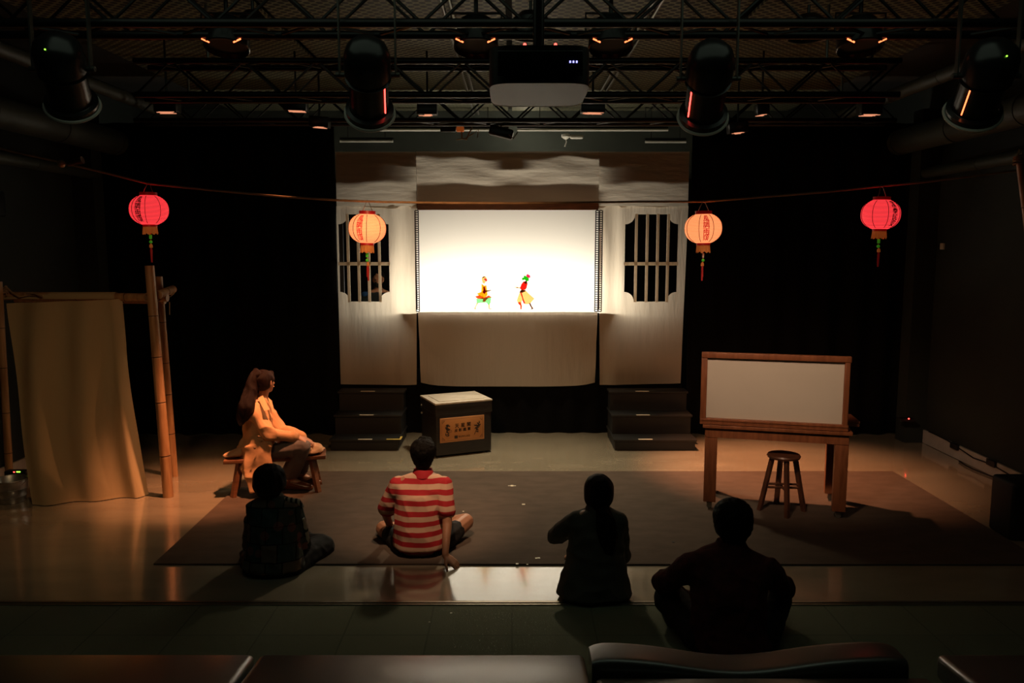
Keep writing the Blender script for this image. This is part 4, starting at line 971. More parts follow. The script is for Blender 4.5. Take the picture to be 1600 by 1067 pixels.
def ring_light(px, py, Y, rpx, label, m='greymetal'):
    c = W(px, py, Y); r = rpx * Y / F; root = thing('round_downlight', label, 'downlight', c, 'round open downlights under the ceiling')
    b = MB(); b.lathe([(r * .5, .14), (r * .9, .1), (r, 0), (r * .96, 0), (r * .85, .09)], c, n=32, cap=False); b.build('shade', M['blackgloss'], root)
    b = MB(); b.ring(c, r, .006, n=36); b.build('rim', M[m], root)
    b = MB(); b.sph(c + Vector((0, 0, .035)), r * .35, 14); b.box(c + Vector((0, 0, .02)), (r * 1.8, .008, .006)); b.box(c + Vector((0, 0, .02)), (.008, r * 1.8, .006)); b.build('lamp', M['white'], root)
    MB().cyl(c + Vector((0, 0, .14)), Vector((c.x, c.y, max(c.z + .2, 3.75))), .01, n=8).build('stem', M['blackgloss'], root)
ring_light(1262, 60, 5.2, 29, 'round downlight with bright reflector at the upper right')
ring_light(396, 54, 5.2, 22, 'round downlight beside the upper left wash light')
ring_light(829, 57, 5.0, 30, 'round downlight with white lamp above the projector')
def flood(px, py, Y, wpx, label, rz=0.0, tilt=0.0):
    c = W(px, py, Y); w_ = wpx * Y / F; root = thing('flood_light', label, 'stage light', c, 'small floodlights on the rear trusses')
    MB().box(c + Vector((0, 0, .05)), (w_, .12, .1), rot=Matrix.Rotation(tilt, 4, 'Y'), bev=.006).build('housing', M['blackgloss'], root)
    b = MB()
    for k in range(5): b.box(c + Vector((rg.uniform(-.1, .1) * w_, -.05 + .022 * k, -.002)), (w_ * rg.uniform(.3, .75), .010, .004), rot=Matrix.Rotation(tilt, 4, 'Y'))
    b.build('louvre', M['glowwarm'], root, smooth=False)
    MB().cyl(c + Vector((0, 0, .1)), (c.x, c.y, ZC + .1), .01, n=8).build('bracket', M['blackgloss'], root)
for px, py, Y, wp, nm, tl in ((463, 174, 7.6, 34, 'small floodlight glowing between the trusses, left', .03), (500, 199, 8.0, 30, 'small floodlight glowing under the rear truss, above the left curtain', .08),
                         (668, 180, 7.6, 30, 'small dim floodlight between the trusses left of the booth centre', 0), (926, 177, 7.6, 36, 'small floodlight glowing just right of the projector', .02),
                         (1190, 180, 7.6, 18, 'narrow floodlight glowing right of the right profile spotlight', -.05), (1152, 208, 8.0, 29, 'small floodlight glowing above the right curtain', -.1),
                         (262, 176, 7.0, 34, 'small floodlight at the far left between the trusses', 0), (1358, 180, 7.0, 32, 'small floodlight at the far right between the trusses', 0)):
    flood(px, py, Y, wp, nm, tilt=tl)
# small black projector/spot under the rear truss
c = W(783, 207, 8.2); root = thing('small_spotlight', 'small black spotlight under the rear truss above the booth', 'stage light', c)
b = MB(); b.box(c, (.24, .12, .1), rot=Matrix.Rotation(.25, 4, 'Y'), bev=.02); b.build('body', M['blackgloss'], root)
b = MB(); b.tube([c + Vector((.08, -.07, -.03)), c + Vector((.12, -.07, -.07)), c + Vector((.17, -.07, 0.0))], .007, 6); b.cyl(c, c + Vector((0, 0, .12)), .01); b.build('bracket', M['greymetal'], root)
# projector
Yp = 3.05; pw = 157 * Yp / F; zbp = W(844, 130, Yp).z; pd = .50
proj = thing('projector', 'dark projector with front edge painted white as screen light hanging from the front truss', 'projector', (W(844, 130, Yp).x, Yp + pd / 2, zbp))
pcx = W(844, 130, Yp).x
b = MB(); pl = []
for k in range(48):
    a = 2 * PI * k / 48; sg = lambda t: math.copysign(abs(t) ** .35, t); pl.append(Vector((pcx + pw / 2 * sg(math.cos(a)), Yp + pd / 2 + pd / 2 * sg(math.sin(a)), zbp)))
b.prism(pl, (0, 0, .136)); b.build('body', mat('projector_shell', (.014, .012, .008), .5, var=.1), proj)
b = MB(); b.tube([p + Vector((0, .004, .004)) for p in pl[2:23]], .0055, 8); b.build('lit_front_edge', M['white'], proj)  # white tube paints the screen's light along the far edge
b = MB(); b.box((pcx, Yp - .002, zbp + .07), (pw - .07, .006, .09), bev=.002); b.build('rear_panel', M['blackgloss'], proj)
b = MB()
for k in range(3): b.box((pcx + .11 + .012 * k, Yp - .007, zbp + .075), (.006, .004, .007))
b.build('status_light', M['glowblue'], proj, smooth=False)
b = MB()
for s in (-1, 1): b.sph((pcx + s * .057, Yp + .02, zbp + .142), .006, 8)
b.build('red_light', M['glowred'], proj)
b = MB(); b.cyl((pcx, Yp + .2, zbp + .13), (pcx, Yp + .2, 3.9), .022); b.box((pcx, Yp + .2, zbp + .15), (.16, .16, .02), bev=.004); b.cyl((pcx, Yp + .2, 3.6), (pcx, 4.35, 3.6), .02); b.build('ceiling_mount', M['blackgloss'], proj)

# ------------------------------------------------------------------ people
def rotz(a): return Matrix.Rotation(a, 3, 'Z')
def cap(mb, a, c, r0, r1): mb.hull([(a, r0), (c, r1)])
def face_frame(fdir, up=(0, 0, 1)):
    f = Vector(fdir).normalized(); u = Vector(up); s = f.cross(u).normalized(); u = s.cross(f).normalized()
    return Matrix((s, f, u)).transposed()      # columns: side (right), forward, up
def add_head(mb, c, Rf, k=1.0):
    P = lambda x, y, z: Vector(c) + Rf @ (Vector((x, y, z)) * k)
    mb.hull([(P(0, -.015, .02), (.072 * k, .088 * k, .088 * k), Rf)], 3)
    mb.hull([(P(0, .02, -.01), (.064 * k, .066 * k, .07 * k), Rf), (P(0, .045, -.075), (.036 * k, .03 * k, .028 * k), Rf)], 3)   # face and jaw
    mb.hull([(P(0, .088, .005), .008 * k), (P(0, .108, -.028), .010 * k), (P(0, .09, -.03), .015 * k)])                    # nose
    mb.hull([(P(-.02, .088, -.055), .007 * k), (P(.02, .088, -.055), .007 * k), (P(0, .094, -.053), .007 * k)])             # lips
    mb.hull([(P(-.035, .076, .03), .010 * k), (P(.035, .076, .03), .010 * k)])                                             # brow
    for s in (-1, 1):
        mb.hull([(P(s * .072, .0, .012), (.008 * k, .014 * k, .02 * k), Rf), (P(s * .070, .002, -.02), (.007 * k, .009 * k, .012 * k), Rf)])
def add_eyes(root, c, Rf, k=1.0):
    for s in (-1, 1): MB().sph(Vector(c) + Rf @ (Vector((s * .03, .078, .006)) * k), .010 * k, 10).build('eye', M['eye'], root)
def add_hand(mb, wr, fdir, pn, side, curl=0.35, k=1.0, spread=0.18):
    """wr wrist, fdir towards fingers, pn out of the back of the hand, side = +1/-1 which side the thumb is on"""
    f = Vector(fdir).normalized(); n = (Vector(pn) - f * Vector(pn).dot(f)).normalized(); s = f.cross(n).normalized() * side
    P = lambda a, b_, c_: Vector(wr) + (f * a + s * b_ + n * c_) * k
    mb.hull([(P(.0, 0, 0), .022 * k), (P(.03, .026, 0), .013 * k), (P(.03, -.026, 0), .013 * k), (P(.085, .03, 0), .011 * k), (P(.08, -.03, 0), .011 * k)])
    for i, (o_, L) in enumerate(((.030, .070), (.010, .078), (-.010, .073), (-.030, .058))):
        p = P(.085 - .003 * abs(i - 1), o_, 0); d = (f + s * (spread * (1.5 - i) / 1.5) * .8).normalized(); ang = 0; r = .0085 * k
        for j, q in enumerate((.44, .31, .25)):
            ang += curl * (.5 + .4 * j) * (1 + .12 * i)
            dd = (d * math.cos(ang) - n * math.sin(ang)).normalized(); e_ = p + dd * L * q * k
            cap(mb, p, e_, r, r * .92); p = e_; r *= .92
    p = P(.02, .024, -.004)
    for j, (L, o_) in enumerate(((.045, .9), (.032, .55), (.025, .4))):
        d = (f * (1 - o_ * .4) + s * o_ - n * .12 * (j + 1)).normalized(); e_ = p + d * L * k; cap(mb, p, e_, .0115 * k - .001 * j, .0105 * k - .001 * j); p = e_
def add_foot(mb, an, tdir, k=1.0, r=1.0):
    t = Vector((tdir[0], tdir[1], 0)).normalized(); an = Vector(an)
    z = max(.035, an.z - .06)
    mb.hull([(an, .038 * r), (Vector((an.x, an.y, z - .0)) - t * .035, .032 * r), (Vector((an.x, an.y, z - .005)) + t * .09, (.036 * r, .036 * r, .026 * r)), (Vector((an.x, an.y, z - .012)) + t * .16, (.034 * r, .034 * r, .02 * r))])
def seat_body(J, yaw, kt=1.0):
    R_ = rotz(yaw); mb = MB()
    pel, wai, che, nek, hd = (Vector(J[k]) for k in ('pelvis', 'waist', 'chest', 'neck', 'head'))
    mb.hull([(pel, (.155 * kt, .11 * kt, .09), R_), (wai, (.125 * kt, .09 * kt, .08), R_)], 2)
    mb.hull([(wai, (.125 * kt, .09 * kt, .08), R_), (che, (.15 * kt, .105 * kt, .11), R_)], 2)
    mb.hull([(che, (.14 * kt, .095 * kt, .1), R_), (Vector(J['shL']), .05), (Vector(J['shR']), .05), (nek, (.06, .055, .03), R_)], 2)
    cap(mb, nek - Vector((0, 0, .03)), hd - Vector((0, 0, .05)), .052, .05)
    for s in 'LR':
        cap(mb, J['sh' + s], J['el' + s], .047, .037); cap(mb, J['el' + s], J['wr' + s], .037, .025)
        cap(mb, J['hip' + s], J['kn' + s], .082, .055); cap(mb, J['kn' + s], J['an' + s], .053, .036)
    return mb
def Vw(*a): return W(*a)

# --- man in the red and white striped shirt
base = G(655, 874); Y = base.y + 0.10
man = thing('person', 'person in red and white striped shirt and black shorts sitting cross-legged on the mat', 'person', (base.x, Y, 0))
J = dict(pelvis=W(655, 853, Y), waist=W(655, 818, Y + .0), chest=W(657, 778, Y + .02), neck=W(661, 739, Y + .05), head=W(662, 708, Y + .06),
         shL=W(622, 757, Y + .02), shR=W(694, 757, Y + .02), elL=W(602, 800, Y + .10), wrL=W(612, 828, Y + .30),
         elR=W(699, 818, Y - .08), wrR=G(696, 884) + Vector((0, 0, .085)), hipL=W(637, 855, Y + .03), hipR=W(678, 855, Y + .03),
         knL=W(600, 826, Y + .36), knR=W(727, 815, Y + .34))
J['anL'] = Vector((J['pelvis'].x + .12, Y + .50, .06)); J['anR'] = Vector((J['pelvis'].x - .12, Y + .42, .06))
Rm = face_frame((0.04, 1, 0.06)); k_ = 1.0
mb = seat_body(J, 0); add_head(mb, J['head'], Rm, 1.05)
add_hand(mb, J['wrR'] + Vector((0, 0, -.01)), (.72, -.25, -.50), (.45, -.3, .8), 1, .40, 1.05)
add_hand(mb, J['wrL'], (.3, 1, -.2), (0, 0, 1), 1, .4)
for s in 'LR': add_foot(mb, J['an' + s], (1 if s == 'L' else -1, .25))
cap(mb, J['hipR'], J['knR'], .085, .068); cap(mb, J['knR'], J['anR'], .066, .04); cap(mb, J['hipL'], J['knL'], .085, .066)
organic('body', mb, M['skindark'], man, .0055, 5)
add_eyes(man, J['head'], Rm, 1.05)
b = MB(); P = lambda x, y, z: J['head'] + Rm @ Vector((x, y, z))
b.hull([(P(0, -.022, .03), (.099, .104, .092), Rm)], 3); b.hull([(P(0, -.045, -.0), (.093, .07, .07), Rm), (P(0, -.05, -.075), (.062, .042, .035), Rm)], 2); b.hull([(P(-.02, .05, .085), .03), (P(.03, .05, .08), .03), (P(0, .0, .105), .03)])
for k in range(26):
    a = k * 2.399; r = .075 * math.sqrt(k / 26); p = P(r * math.cos(a), r * math.sin(a) - .01, .10 - r * .35); b.hull([(p, .014), (p + Vector((random.uniform(-.01, .01), random.uniform(-.01, .01), .022)), .004)], 1)
organic('hair', b, M['hair'], man, .006, 2, fold=.004, fscale=30)
R0 = rotz(0); b = MB()
hem = Vector((J['pelvis'].x - .0, Y - .01, .075))
b.hull([(hem, (.195, .135, .045), R0), (J['waist'] - Vector((0, 0, .02)), (.192, .135, .06), R0)], 3)
b.hull([(J['waist'], (.19, .13, .08), R0), (J['chest'], (.19, .125, .09), R0)], 3)
b.hull([(J['chest'], (.185, .12, .08), R0), (J['shL'] + Vector((.01, 0, -.005)), .058), (J['shR'] + Vector((-.01, 0, -.005)), .058), (J['neck'] + Vector((0, 0, .0)), (.074, .066, .022), R0)], 3)
for s, f in (('L', .86), ('R', .66)):
    e_ = Vector(J['sh' + s]).lerp(J['el' + s], f); cap(b, J['sh' + s], e_, .066, .072)
shirt = organic('striped_shirt', b, M['stripe'], man, .008, 4, fold=.007, fscale=7, fstretch=(1, 1, .6))
b = MB(); n_ = J['neck']
b.lathe([(.082, -.03), (.076, .012), (.066, .036), (.060, .034), (.066, -.01)], n_ + Vector((0, .0, .0)), (0, .12, 1), n=28, cap=False); b.build('collar', mat('red_collar', (.40, .012, .018), .8), shirt)
b = MB(); b.hull([(J['pelvis'] - Vector((0, -.02, .0)), (.165, .125, .08), R0)], 2)
for s in 'LR': cap(b, J['hip' + s], Vector(J['hip' + s]).lerp(J['kn' + s], .66), .10, .082)
organic('shorts', b, M['darktrouser'], man, .009, 4, fold=.006, fscale=8)

# --- person in the patchwork vest, left
base = G(425, 905); Y = base.y + .12
vp = thing('person', 'person with dark bobbed hair in patchwork jacket sitting left in front of the bench', 'person', (base.x, Y, 0))
J = dict(pelvis=W(428, 886, Y), waist=W(428, 848, Y), chest=W(428, 810, Y + .02), neck=W(424, 778, Y + .03), head=W(423, 752, Y + .04),
         shL=W(397, 795, Y + .01), shR=W(460, 795, Y + .01), elL=W(392, 850, Y + .14), wrL=W(410, 870, Y + .36), elR=W(471, 848, Y + .12), wrR=W(468, 885, Y + .30),
         hipL=W(405, 888, Y + .02), hipR=W(452, 886, Y + .02), knL=W(390, 872, Y + .38), knR=W(504, 853, Y + .36))
J['anL'] = Vector((J['pelvis'].x + .1, Y + .5, .06)); J['anR'] = Vector((J['pelvis'].x - .05, Y + .46, .06))
Rm = face_frame((0.2, 1, 0.05)); mb = seat_body(J, 0, .95); add_head(mb, J['head'], Rm, 1.0)
add_hand(mb, J['wrR'], (.1, 1, -.1), (0, 0, 1), -1, .5); add_hand(mb, J['wrL'], (.2, 1, -.1), (0, 0, 1), 1, .5)
for s in 'LR': add_foot(mb, J['an' + s], (1 if s == 'L' else -1, .4))
organic('body', mb, M['skin'], vp, .007, 5); add_eyes(vp, J['head'], Rm)
b = MB(); P = lambda x, y, z: J['head'] + Rm @ Vector((x, y, z))
b.hull([(P(0, -.018, .035), (.112, .115, .10), Rm), (P(0, -.028, -.01), (.122, .11, .08), Rm)], 3); b.hull([(P(0, -.03, -.01), (.118, .1, .07), Rm), (P(0, -.03, -.075), (.085, .075, .03), Rm)], 3)
organic('hair', b, M['hair'], vp, .008, 3, fold=.005, fscale=14, fstretch=(1, 1, .3))
def patch(N, L, co):
    return None
def patchwork():
    m = mat('patchwork_jacket', (.05, .04, .03), .8, bump=.3, bscale=15); N, L = nodes(m); bs = N['Principled BSDF']
    tc_ = N.new('ShaderNodeTexCoord'); mp = N.new('ShaderNodeMapping'); mp.inputs['Scale'].default_value = (1, 0.3, 1); mp.inputs['Rotation'].default_value = (PI / 2, 0.06, 0)
    br = N.new('ShaderNodeTexBrick'); br.inputs['Scale'].default_value = 7.0; br.inputs['Brick Width'].default_value = .8; br.inputs['Row Height'].default_value = .85; br.offset = .3
    br.inputs['Color1'].default_value = (.16, .10, .06, 1); br.inputs['Color2'].default_value = (.02, .05, .045, 1); br.inputs['Mortar'].default_value = (.006, .005, .005, 1); br.inputs['Mortar Size'].default_value = .035
    vo = N.new('ShaderNodeTexVoronoi'); vo.inputs['Scale'].default_value = 9; rr = N.new('ShaderNodeValToRGB'); rr.color_ramp.interpolation = 'CONSTANT'
    rr.color_ramp.elements[0].color = (.14, .015, .01, 1); rr.color_ramp.elements[1].color = (0, 0, 0, 1); rr.color_ramp.elements[1].position = .3
    mx = N.new('ShaderNodeMix'); mx.data_type = 'RGBA'; mx.blend_type = 'ADD'; mx.inputs[0].default_value = 1.0
    L.new(tc_.outputs['Object'], mp.inputs[0]); L.new(mp.outputs[0], br.inputs['Vector']); L.new(tc_.outputs['Object'], vo.inputs['Vector']); L.new(vo.outputs['Distance'], rr.inputs[0])
    L.new(br.outputs[0], mx.inputs[6]); L.new(rr.outputs[0], mx.inputs[7]); L.new(mx.outputs[2], bs.inputs['Base Color']); return m
M['patch'] = patchwork()
b = MB(); hem = Vector((J['pelvis'].x, Y - .01, .06))
b.hull([(hem, (.22, .15, .05), R0), (J['waist'], (.185, .125, .08), R0)], 3); b.hull([(J['waist'], (.185, .125, .08), R0), (J['chest'], (.175, .12, .09), R0)], 3)
b.hull([(J['chest'], (.17, .115, .08), R0), (J['shL'], .055), (J['shR'], .055), (J['neck'] + Vector((0, 0, .014)), (.078, .07, .032), R0)], 3)
for s in 'LR': cap(b, J['sh' + s], J['el' + s], .062, .064); cap(b, J['el' + s], Vector(J['el' + s]).lerp(J['wr' + s], .9), .064, .05)
organic('patchwork_jacket', b, M['patch'], vp, .009, 4, fold=.009, fscale=8, seed=4)
b = MB(); b.hull([(J['pelvis'], (.18, .13, .08), R0)], 2)
for s in 'LR': cap(b, J['hip' + s], J['kn' + s], .115, .095); cap(b, J['kn' + s], J['an' + s], .092, .06)
organic('trousers', b, M['darktrouser'], vp, .010, 4, fold=.006, fscale=8)
# striped trim and lit edge pieces of the jacket's right shoulder and sleeve
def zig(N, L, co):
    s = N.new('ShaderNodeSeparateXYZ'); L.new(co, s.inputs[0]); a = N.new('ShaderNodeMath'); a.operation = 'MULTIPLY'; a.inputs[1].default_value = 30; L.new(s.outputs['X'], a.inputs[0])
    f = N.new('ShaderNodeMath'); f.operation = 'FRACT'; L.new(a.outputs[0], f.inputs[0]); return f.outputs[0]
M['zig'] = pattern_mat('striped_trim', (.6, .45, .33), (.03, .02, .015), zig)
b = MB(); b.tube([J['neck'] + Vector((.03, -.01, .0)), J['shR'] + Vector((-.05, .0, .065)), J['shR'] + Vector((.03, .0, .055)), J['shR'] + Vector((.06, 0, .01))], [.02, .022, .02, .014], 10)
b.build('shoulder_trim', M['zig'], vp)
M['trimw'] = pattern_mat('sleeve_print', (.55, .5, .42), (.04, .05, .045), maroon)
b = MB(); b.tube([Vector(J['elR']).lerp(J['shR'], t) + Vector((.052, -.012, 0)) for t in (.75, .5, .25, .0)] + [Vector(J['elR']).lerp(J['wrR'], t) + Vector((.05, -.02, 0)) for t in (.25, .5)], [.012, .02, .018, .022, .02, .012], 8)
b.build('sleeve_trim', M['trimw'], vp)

# --- woman in dark green jacket with ponytail
base = G(925, 945); Y = base.y + .13
wj = thing('person', 'person with long dark ponytail in dark olive jacket sitting right of centre', 'person', (base.x, Y, 0))
J = dict(pelvis=W(928, 920, Y), waist=W(930, 880, Y), chest=W(932, 838, Y + .02), neck=W(934, 797, Y + .04), head=W(935, 768, Y + .05),
         shL=W(902, 812, Y + .02), shR=W(966, 812, Y + .02), elL=W(866, 838, Y + .12), wrL=W(908, 826, Y + .27), elR=W(972, 868, Y + .12), wrR=W(955, 880, Y + .32),
         hipL=W(905, 922, Y + .02), hipR=W(955, 922, Y + .02), knL=W(906, 900, Y + .40), knR=W(958, 900, Y + .40))
J['anL'] = Vector((J['pelvis'].x + .1, Y + .52, .06)); J['anR'] = Vector((J['pelvis'].x - .08, Y + .45, .06))
Rm = face_frame((0.0, 1, 0.0)); mb = seat_body(J, 0, .95); add_head(mb, J['head'], Rm, 1.0)
add_hand(mb, J['wrL'], (.7, .4, .1), (-.2, .8, .4), 1, .7); add_hand(mb, J['wrR'], (-.1, 1, -.1), (0, 0, 1), -1, .4)
for s in 'LR': add_foot(mb, J['an' + s], (.3 if s == 'L' else -.3, 1))
organic('body', mb, M['skin'], wj, .007, 5); add_eyes(wj, J['head'], Rm)
b = MB(); P = lambda x, y, z: J['head'] + Rm @ Vector((x, y, z))
b.hull([(P(0, -.015, .03), (.098, .108, .092), Rm), (P(0, -.02, -.03), (.098, .095, .08), Rm)], 3)
b.hull([(P(0, -.03, -.02), (.095, .08, .07), Rm), (P(.01, -.06, -.10), (.045, .04, .03), Rm)], 3)
hair = organic('hair', b, M['hair'], wj, .008, 3, fold=.005, fscale=14, fstretch=(1, 1, .3))
b = MB(); pts_ = [(P(.02, -.085, -.10), .045), (P(.035, -.125, -.17), .065), (P(.05, -.13, -.26), .068), (P(.055, -.125, -.34), .05), (P(.06, -.12, -.40), .02)]
for a_, c_ in zip(pts_, pts_[1:]): b.hull([a_, c_])
organic('ponytail', b, M['hair'], hair, .008, 3, fold=.006, fscale=16, fstretch=(1, 1, .2))
b = MB()
b.hull([(Vector((J['pelvis'].x, Y - .02, .035)), (.26, .17, .03), R0), (J['waist'], (.20, .14, .08), R0)], 3); b.hull([(J['waist'], (.20, .14, .08), R0), (J['chest'], (.18, .125, .09), R0)], 3)
b.hull([(J['chest'], (.175, .12, .08), R0), (J['shL'], .058), (J['shR'], .058), (J['neck'] + Vector((0, 0, .014)), (.075, .065, .03), R0)], 3)
for s in 'LR': cap(b, J['sh' + s], J['el' + s], .064, .060); cap(b, J['el' + s], Vector(J['el' + s]).lerp(J['wr' + s], .9), .060, .045)
organic('jacket', b, M['jacketgreen'], wj, .009, 4, fold=.010, fscale=6, seed=9)
b = MB(); b.lathe([(.09, -.035), (.082, .015), (.070, .045), (.062, .03)], J['neck'], (0, .1, 1), n=28, cap=False); b.build('collar', M['jacketgreen'], wj)
b = MB(); b.hull([(J['pelvis'], (.18, .13, .08), R0)], 2); b.hull([(Vector(W(880, 942, Y + .08)), .035), (Vector(W(895, 940, Y + .1)), .035)])
for s in 'LR': cap(b, J['hip' + s], J['kn' + s], .10, .075); cap(b, J['kn' + s], J['an' + s], .075, .05)
organic('jeans', b, M['navy'], wj, .010, 4, fold=.005, fscale=8)

# --- big man in dark red jacket, hugging his knees
Y = 4.28
bm_ = thing('person', 'broad person in dark red jacket sitting hugging raised knees, closest to the camera', 'person', (W(1140, 1060, Y).x, Y, 0))
J = dict(pelvis=Vector((W(1140, 1040, Y).x, Y, .10)), waist=W(1138, 985, Y + .0), chest=W(1138, 915, Y + .03), neck=W(1142, 856, Y + .08), head=W(1143, 816, Y + .10),
         shL=W(1080, 885, Y + .05), shR=W(1197, 890, Y + .05), elL=W(1036, 910, Y + .28), wrL=W(1075, 935, Y + .56), elR=W(1226, 920, Y + .26), wrR=W(1165, 935, Y + .58),
         hipL=W(1095, 1040, Y + .05), hipR=W(1185, 1040, Y + .05), knL=W(1046, 935, Y + .36), knR=W(1211, 935, Y + .34))
J['hipL'].z = J['hipR'].z = .10
J['anL'] = Vector((W(1046, 1000, Y + .40).x, Y + .38, .09)); J['anR'] = Vector((W(1203, 1000, Y + .4).x, Y + .36, .09))
Rm = face_frame((-0.08, 1, -0.02)); mb = seat_body(J, 0, 1.12); add_head(mb, J['head'], Rm, 1.1)
add_hand(mb, J['wrL'], (1, .2, -.1), (0, .8, .5), 1, .6); add_hand(mb, J['wrR'], (-1, .2, -.1), (0, .8, .5), -1, .6)
for s in 'LR': add_foot(mb, J['an' + s], (0, 1))
organic('body', mb, M['skindark'], bm_, .007, 5); add_eyes(bm_, J['head'], Rm, 1.1)
b = MB(); P = lambda x, y, z: J['head'] + Rm @ Vector((x, y, z))
b.hull([(P(0, -.02, .045), (.114, .115, .103), Rm), (P(0, -.035, -.02), (.108, .09, .07), Rm)], 3); b.hull([(P(0, -.05, -.02), (.095, .07, .06), Rm), (P(0, -.05, -.09), (.07, .045, .03), Rm)], 2)
for k in range(40):
    a = k * 2.399; r = .09 * math.sqrt(k / 40); p = P(r * math.cos(a), r * math.sin(a) - .01, .115 - r * .4); b.hull([(p, .016), (p + Vector((random.uniform(-.01, .01), random.uniform(-.01, .01), .018)), .004)], 1)
organic('hair', b, M['hair'], bm_, .007, 2, fold=.004, fscale=30)
b = MB(); b.hull([(Vector((J['pelvis'].x, Y - .01, .07)), (.23, .17, .06), R0), (J['waist'], (.215, .15, .09), R0)], 3); b.hull([(J['waist'], (.215, .15, .09), R0), (J['chest'], (.215, .145, .1), R0)], 3)
b.hull([(J['chest'], (.21, .14, .09), R0), (J['shL'], .072), (J['shR'], .072), (J['neck'] + Vector((0, 0, .014)), (.085, .075, .03), R0)], 3)
for s in 'LR': cap(b, J['sh' + s], J['el' + s], .080, .070); cap(b, J['el' + s], Vector(J['el' + s]).lerp(J['wr' + s], .9), .070, .05)
organic('jacket', b, M['maroon'], bm_, .010, 4, fold=.011, fscale=6, seed=12)
b = MB(); b.lathe([(.10, -.04), (.092, .015), (.078, .045), (.070, .03)], J['neck'], (0, .1, 1), n=28, cap=False); b.build('collar', M['maroon'], bm_)
b = MB(); b.hull([(J['pelvis'] + Vector((0, 0, .02)), (.2, .15, .09), R0)], 2)
for s in 'LR': cap(b, J['hip' + s], J['kn' + s], .118, .100); cap(b, J['kn' + s], J['an' + s] + Vector((0, 0, .03)), .100, .080)
organic('trousers', b, M['darktrouser'], bm_, .010, 4, fold=.006, fscale=8)
b = MB()
for s in 'LR': add_foot(b, J['an' + s], (0, 1), r=1.25)
organic('shoes', b, M['black'], bm_, .008, 3)

# --- woman in trench coat on the bench, turned towards the screen
Yw = bc.y
wm = thing('person', 'person with long brown ponytail in tan trench coat and grey trousers sitting on the bench', 'person', (bc.x, Yw, 0))
ya = byaw - PI / 2 + math.radians(8)                 # torso's forward direction is +X
Rw = rotz(-PI / 2 + math.radians(25))                # columns: local y (forward) points to +X
J = dict(pelvis=W(402, 702, Yw), waist=W(402, 678, Yw), chest=W(403, 652, Yw), neck=W(408, 622, Yw), head=W(414, 597, Yw),
         shR=W(398, 642, Yw - .14), shL=W(414, 640, Yw + .14), elR=W(421, 677, Yw - .18), wrR=W(466, 683, Yw - .10), elL=W(440, 672, Yw + .14), wrL=W(474, 684, Yw + .02),
         hipR=W(408, 706, Yw - .08), hipL=W(408, 704, Yw + .08), knR=W(472, 698, Yw - .10), knL=W(476, 696, Yw + .08))
J['anR'] = G(456, 766) ; J['anL'] = G(470, 758)
J['anR'].z = .10; J['anL'].z = .10
Rm = face_frame((0.48, .88, 0.02)); mb = MB()
mb.hull([(J['pelvis'], (.15, .11, .08), Rw), (J['waist'], (.12, .09, .07), Rw)]); mb.hull([(J['waist'], (.12, .09, .07), Rw), (J['chest'], (.14, .1, .1), Rw)])
mb.hull([(J['chest'], (.13, .09, .09), Rw), (J['shL'], .045), (J['shR'], .045), (J['neck'], .05)]); cap(mb, J['neck'] - Vector((0, 0, .03)), J['head'] - Vector((0, 0, .05)), .05, .046)
for s in 'LR':
    cap(mb, J['sh' + s], J['el' + s], .042, .034); cap(mb, J['el' + s], J['wr' + s], .034, .023); cap(mb, J['hip' + s], J['kn' + s], .075, .052); cap(mb, J['kn' + s], J['an' + s], .05, .034)
    add_foot(mb, J['an' + s], (1, -.15))
add_head(mb, J['head'], Rm, 1.0)
add_hand(mb, J['wrR'], (.75, .05, -.42), (.3, -.2, .9), -1, .45, .95); add_hand(mb, J['wrL'], (.8, -.3, -.3), (.2, .2, .95), 1, .45, .95)
organic('body', mb, M['skin'], wm, .0055, 5); add_eyes(wm, J['head'], Rm)
b = MB(); P = lambda x, y, z: J['head'] + Rm @ Vector((x, y, z))
b.hull([(P(0, -.02, .038), (.085, .098, .085), Rm), (P(0, -.035, -.005), (.082, .08, .07), Rm)], 3); b.hull([(P(-.03, .055, .08), .022), (P(.03, .055, .08), .022), (P(-.07, .03, .02), .018), (P(.07, .03, .02), .018)], 2)
hair = organic('hair', b, M['brownhair'], wm, .0065, 3, fold=.004, fscale=18, fstretch=(1, 1, .4))
b = MB(); hp = [(W(402, 586, Yw - .07), .045), (W(396, 584, Yw - .10), .035), (W(393, 600, Yw - .12), .05), (W(390, 618, Yw - .15), .068), (W(385, 636, Yw - .2), .078), (W(379, 652, Yw - .21), .055), (W(376, 662, Yw - .2), .02)]
b.sph(W(400, 581, Yw - .08), .035, 12)
for a_, c_ in zip(hp, hp[1:]): b.hull([a_, c_])
organic('ponytail', b, M['brownhair'], hair, .008, 3, fold=.008, fscale=14, fstretch=(1, 1, .25))
b = MB()
b.hull([(J['pelvis'] + Vector((-.01, 0, .0)), (.18, .15, .08), Rw), (J['waist'], (.155, .13, .07), Rw)], 3); b.hull([(J['waist'], (.155, .13, .07), Rw), (J['chest'], (.165, .125, .09), Rw)], 3)
b.hull([(J['chest'], (.155, .115, .08), Rw), (J['shL'], .058), (J['shR'], .062), (J['neck'] + Vector((0, 0, .014)), (.065, .06, .025))], 3)
for s in 'LR': cap(b, J['sh' + s], J['el' + s], .067, .066); cap(b, J['el' + s], Vector(J['el' + s]).lerp(J['wr' + s], .88), .066, .052)
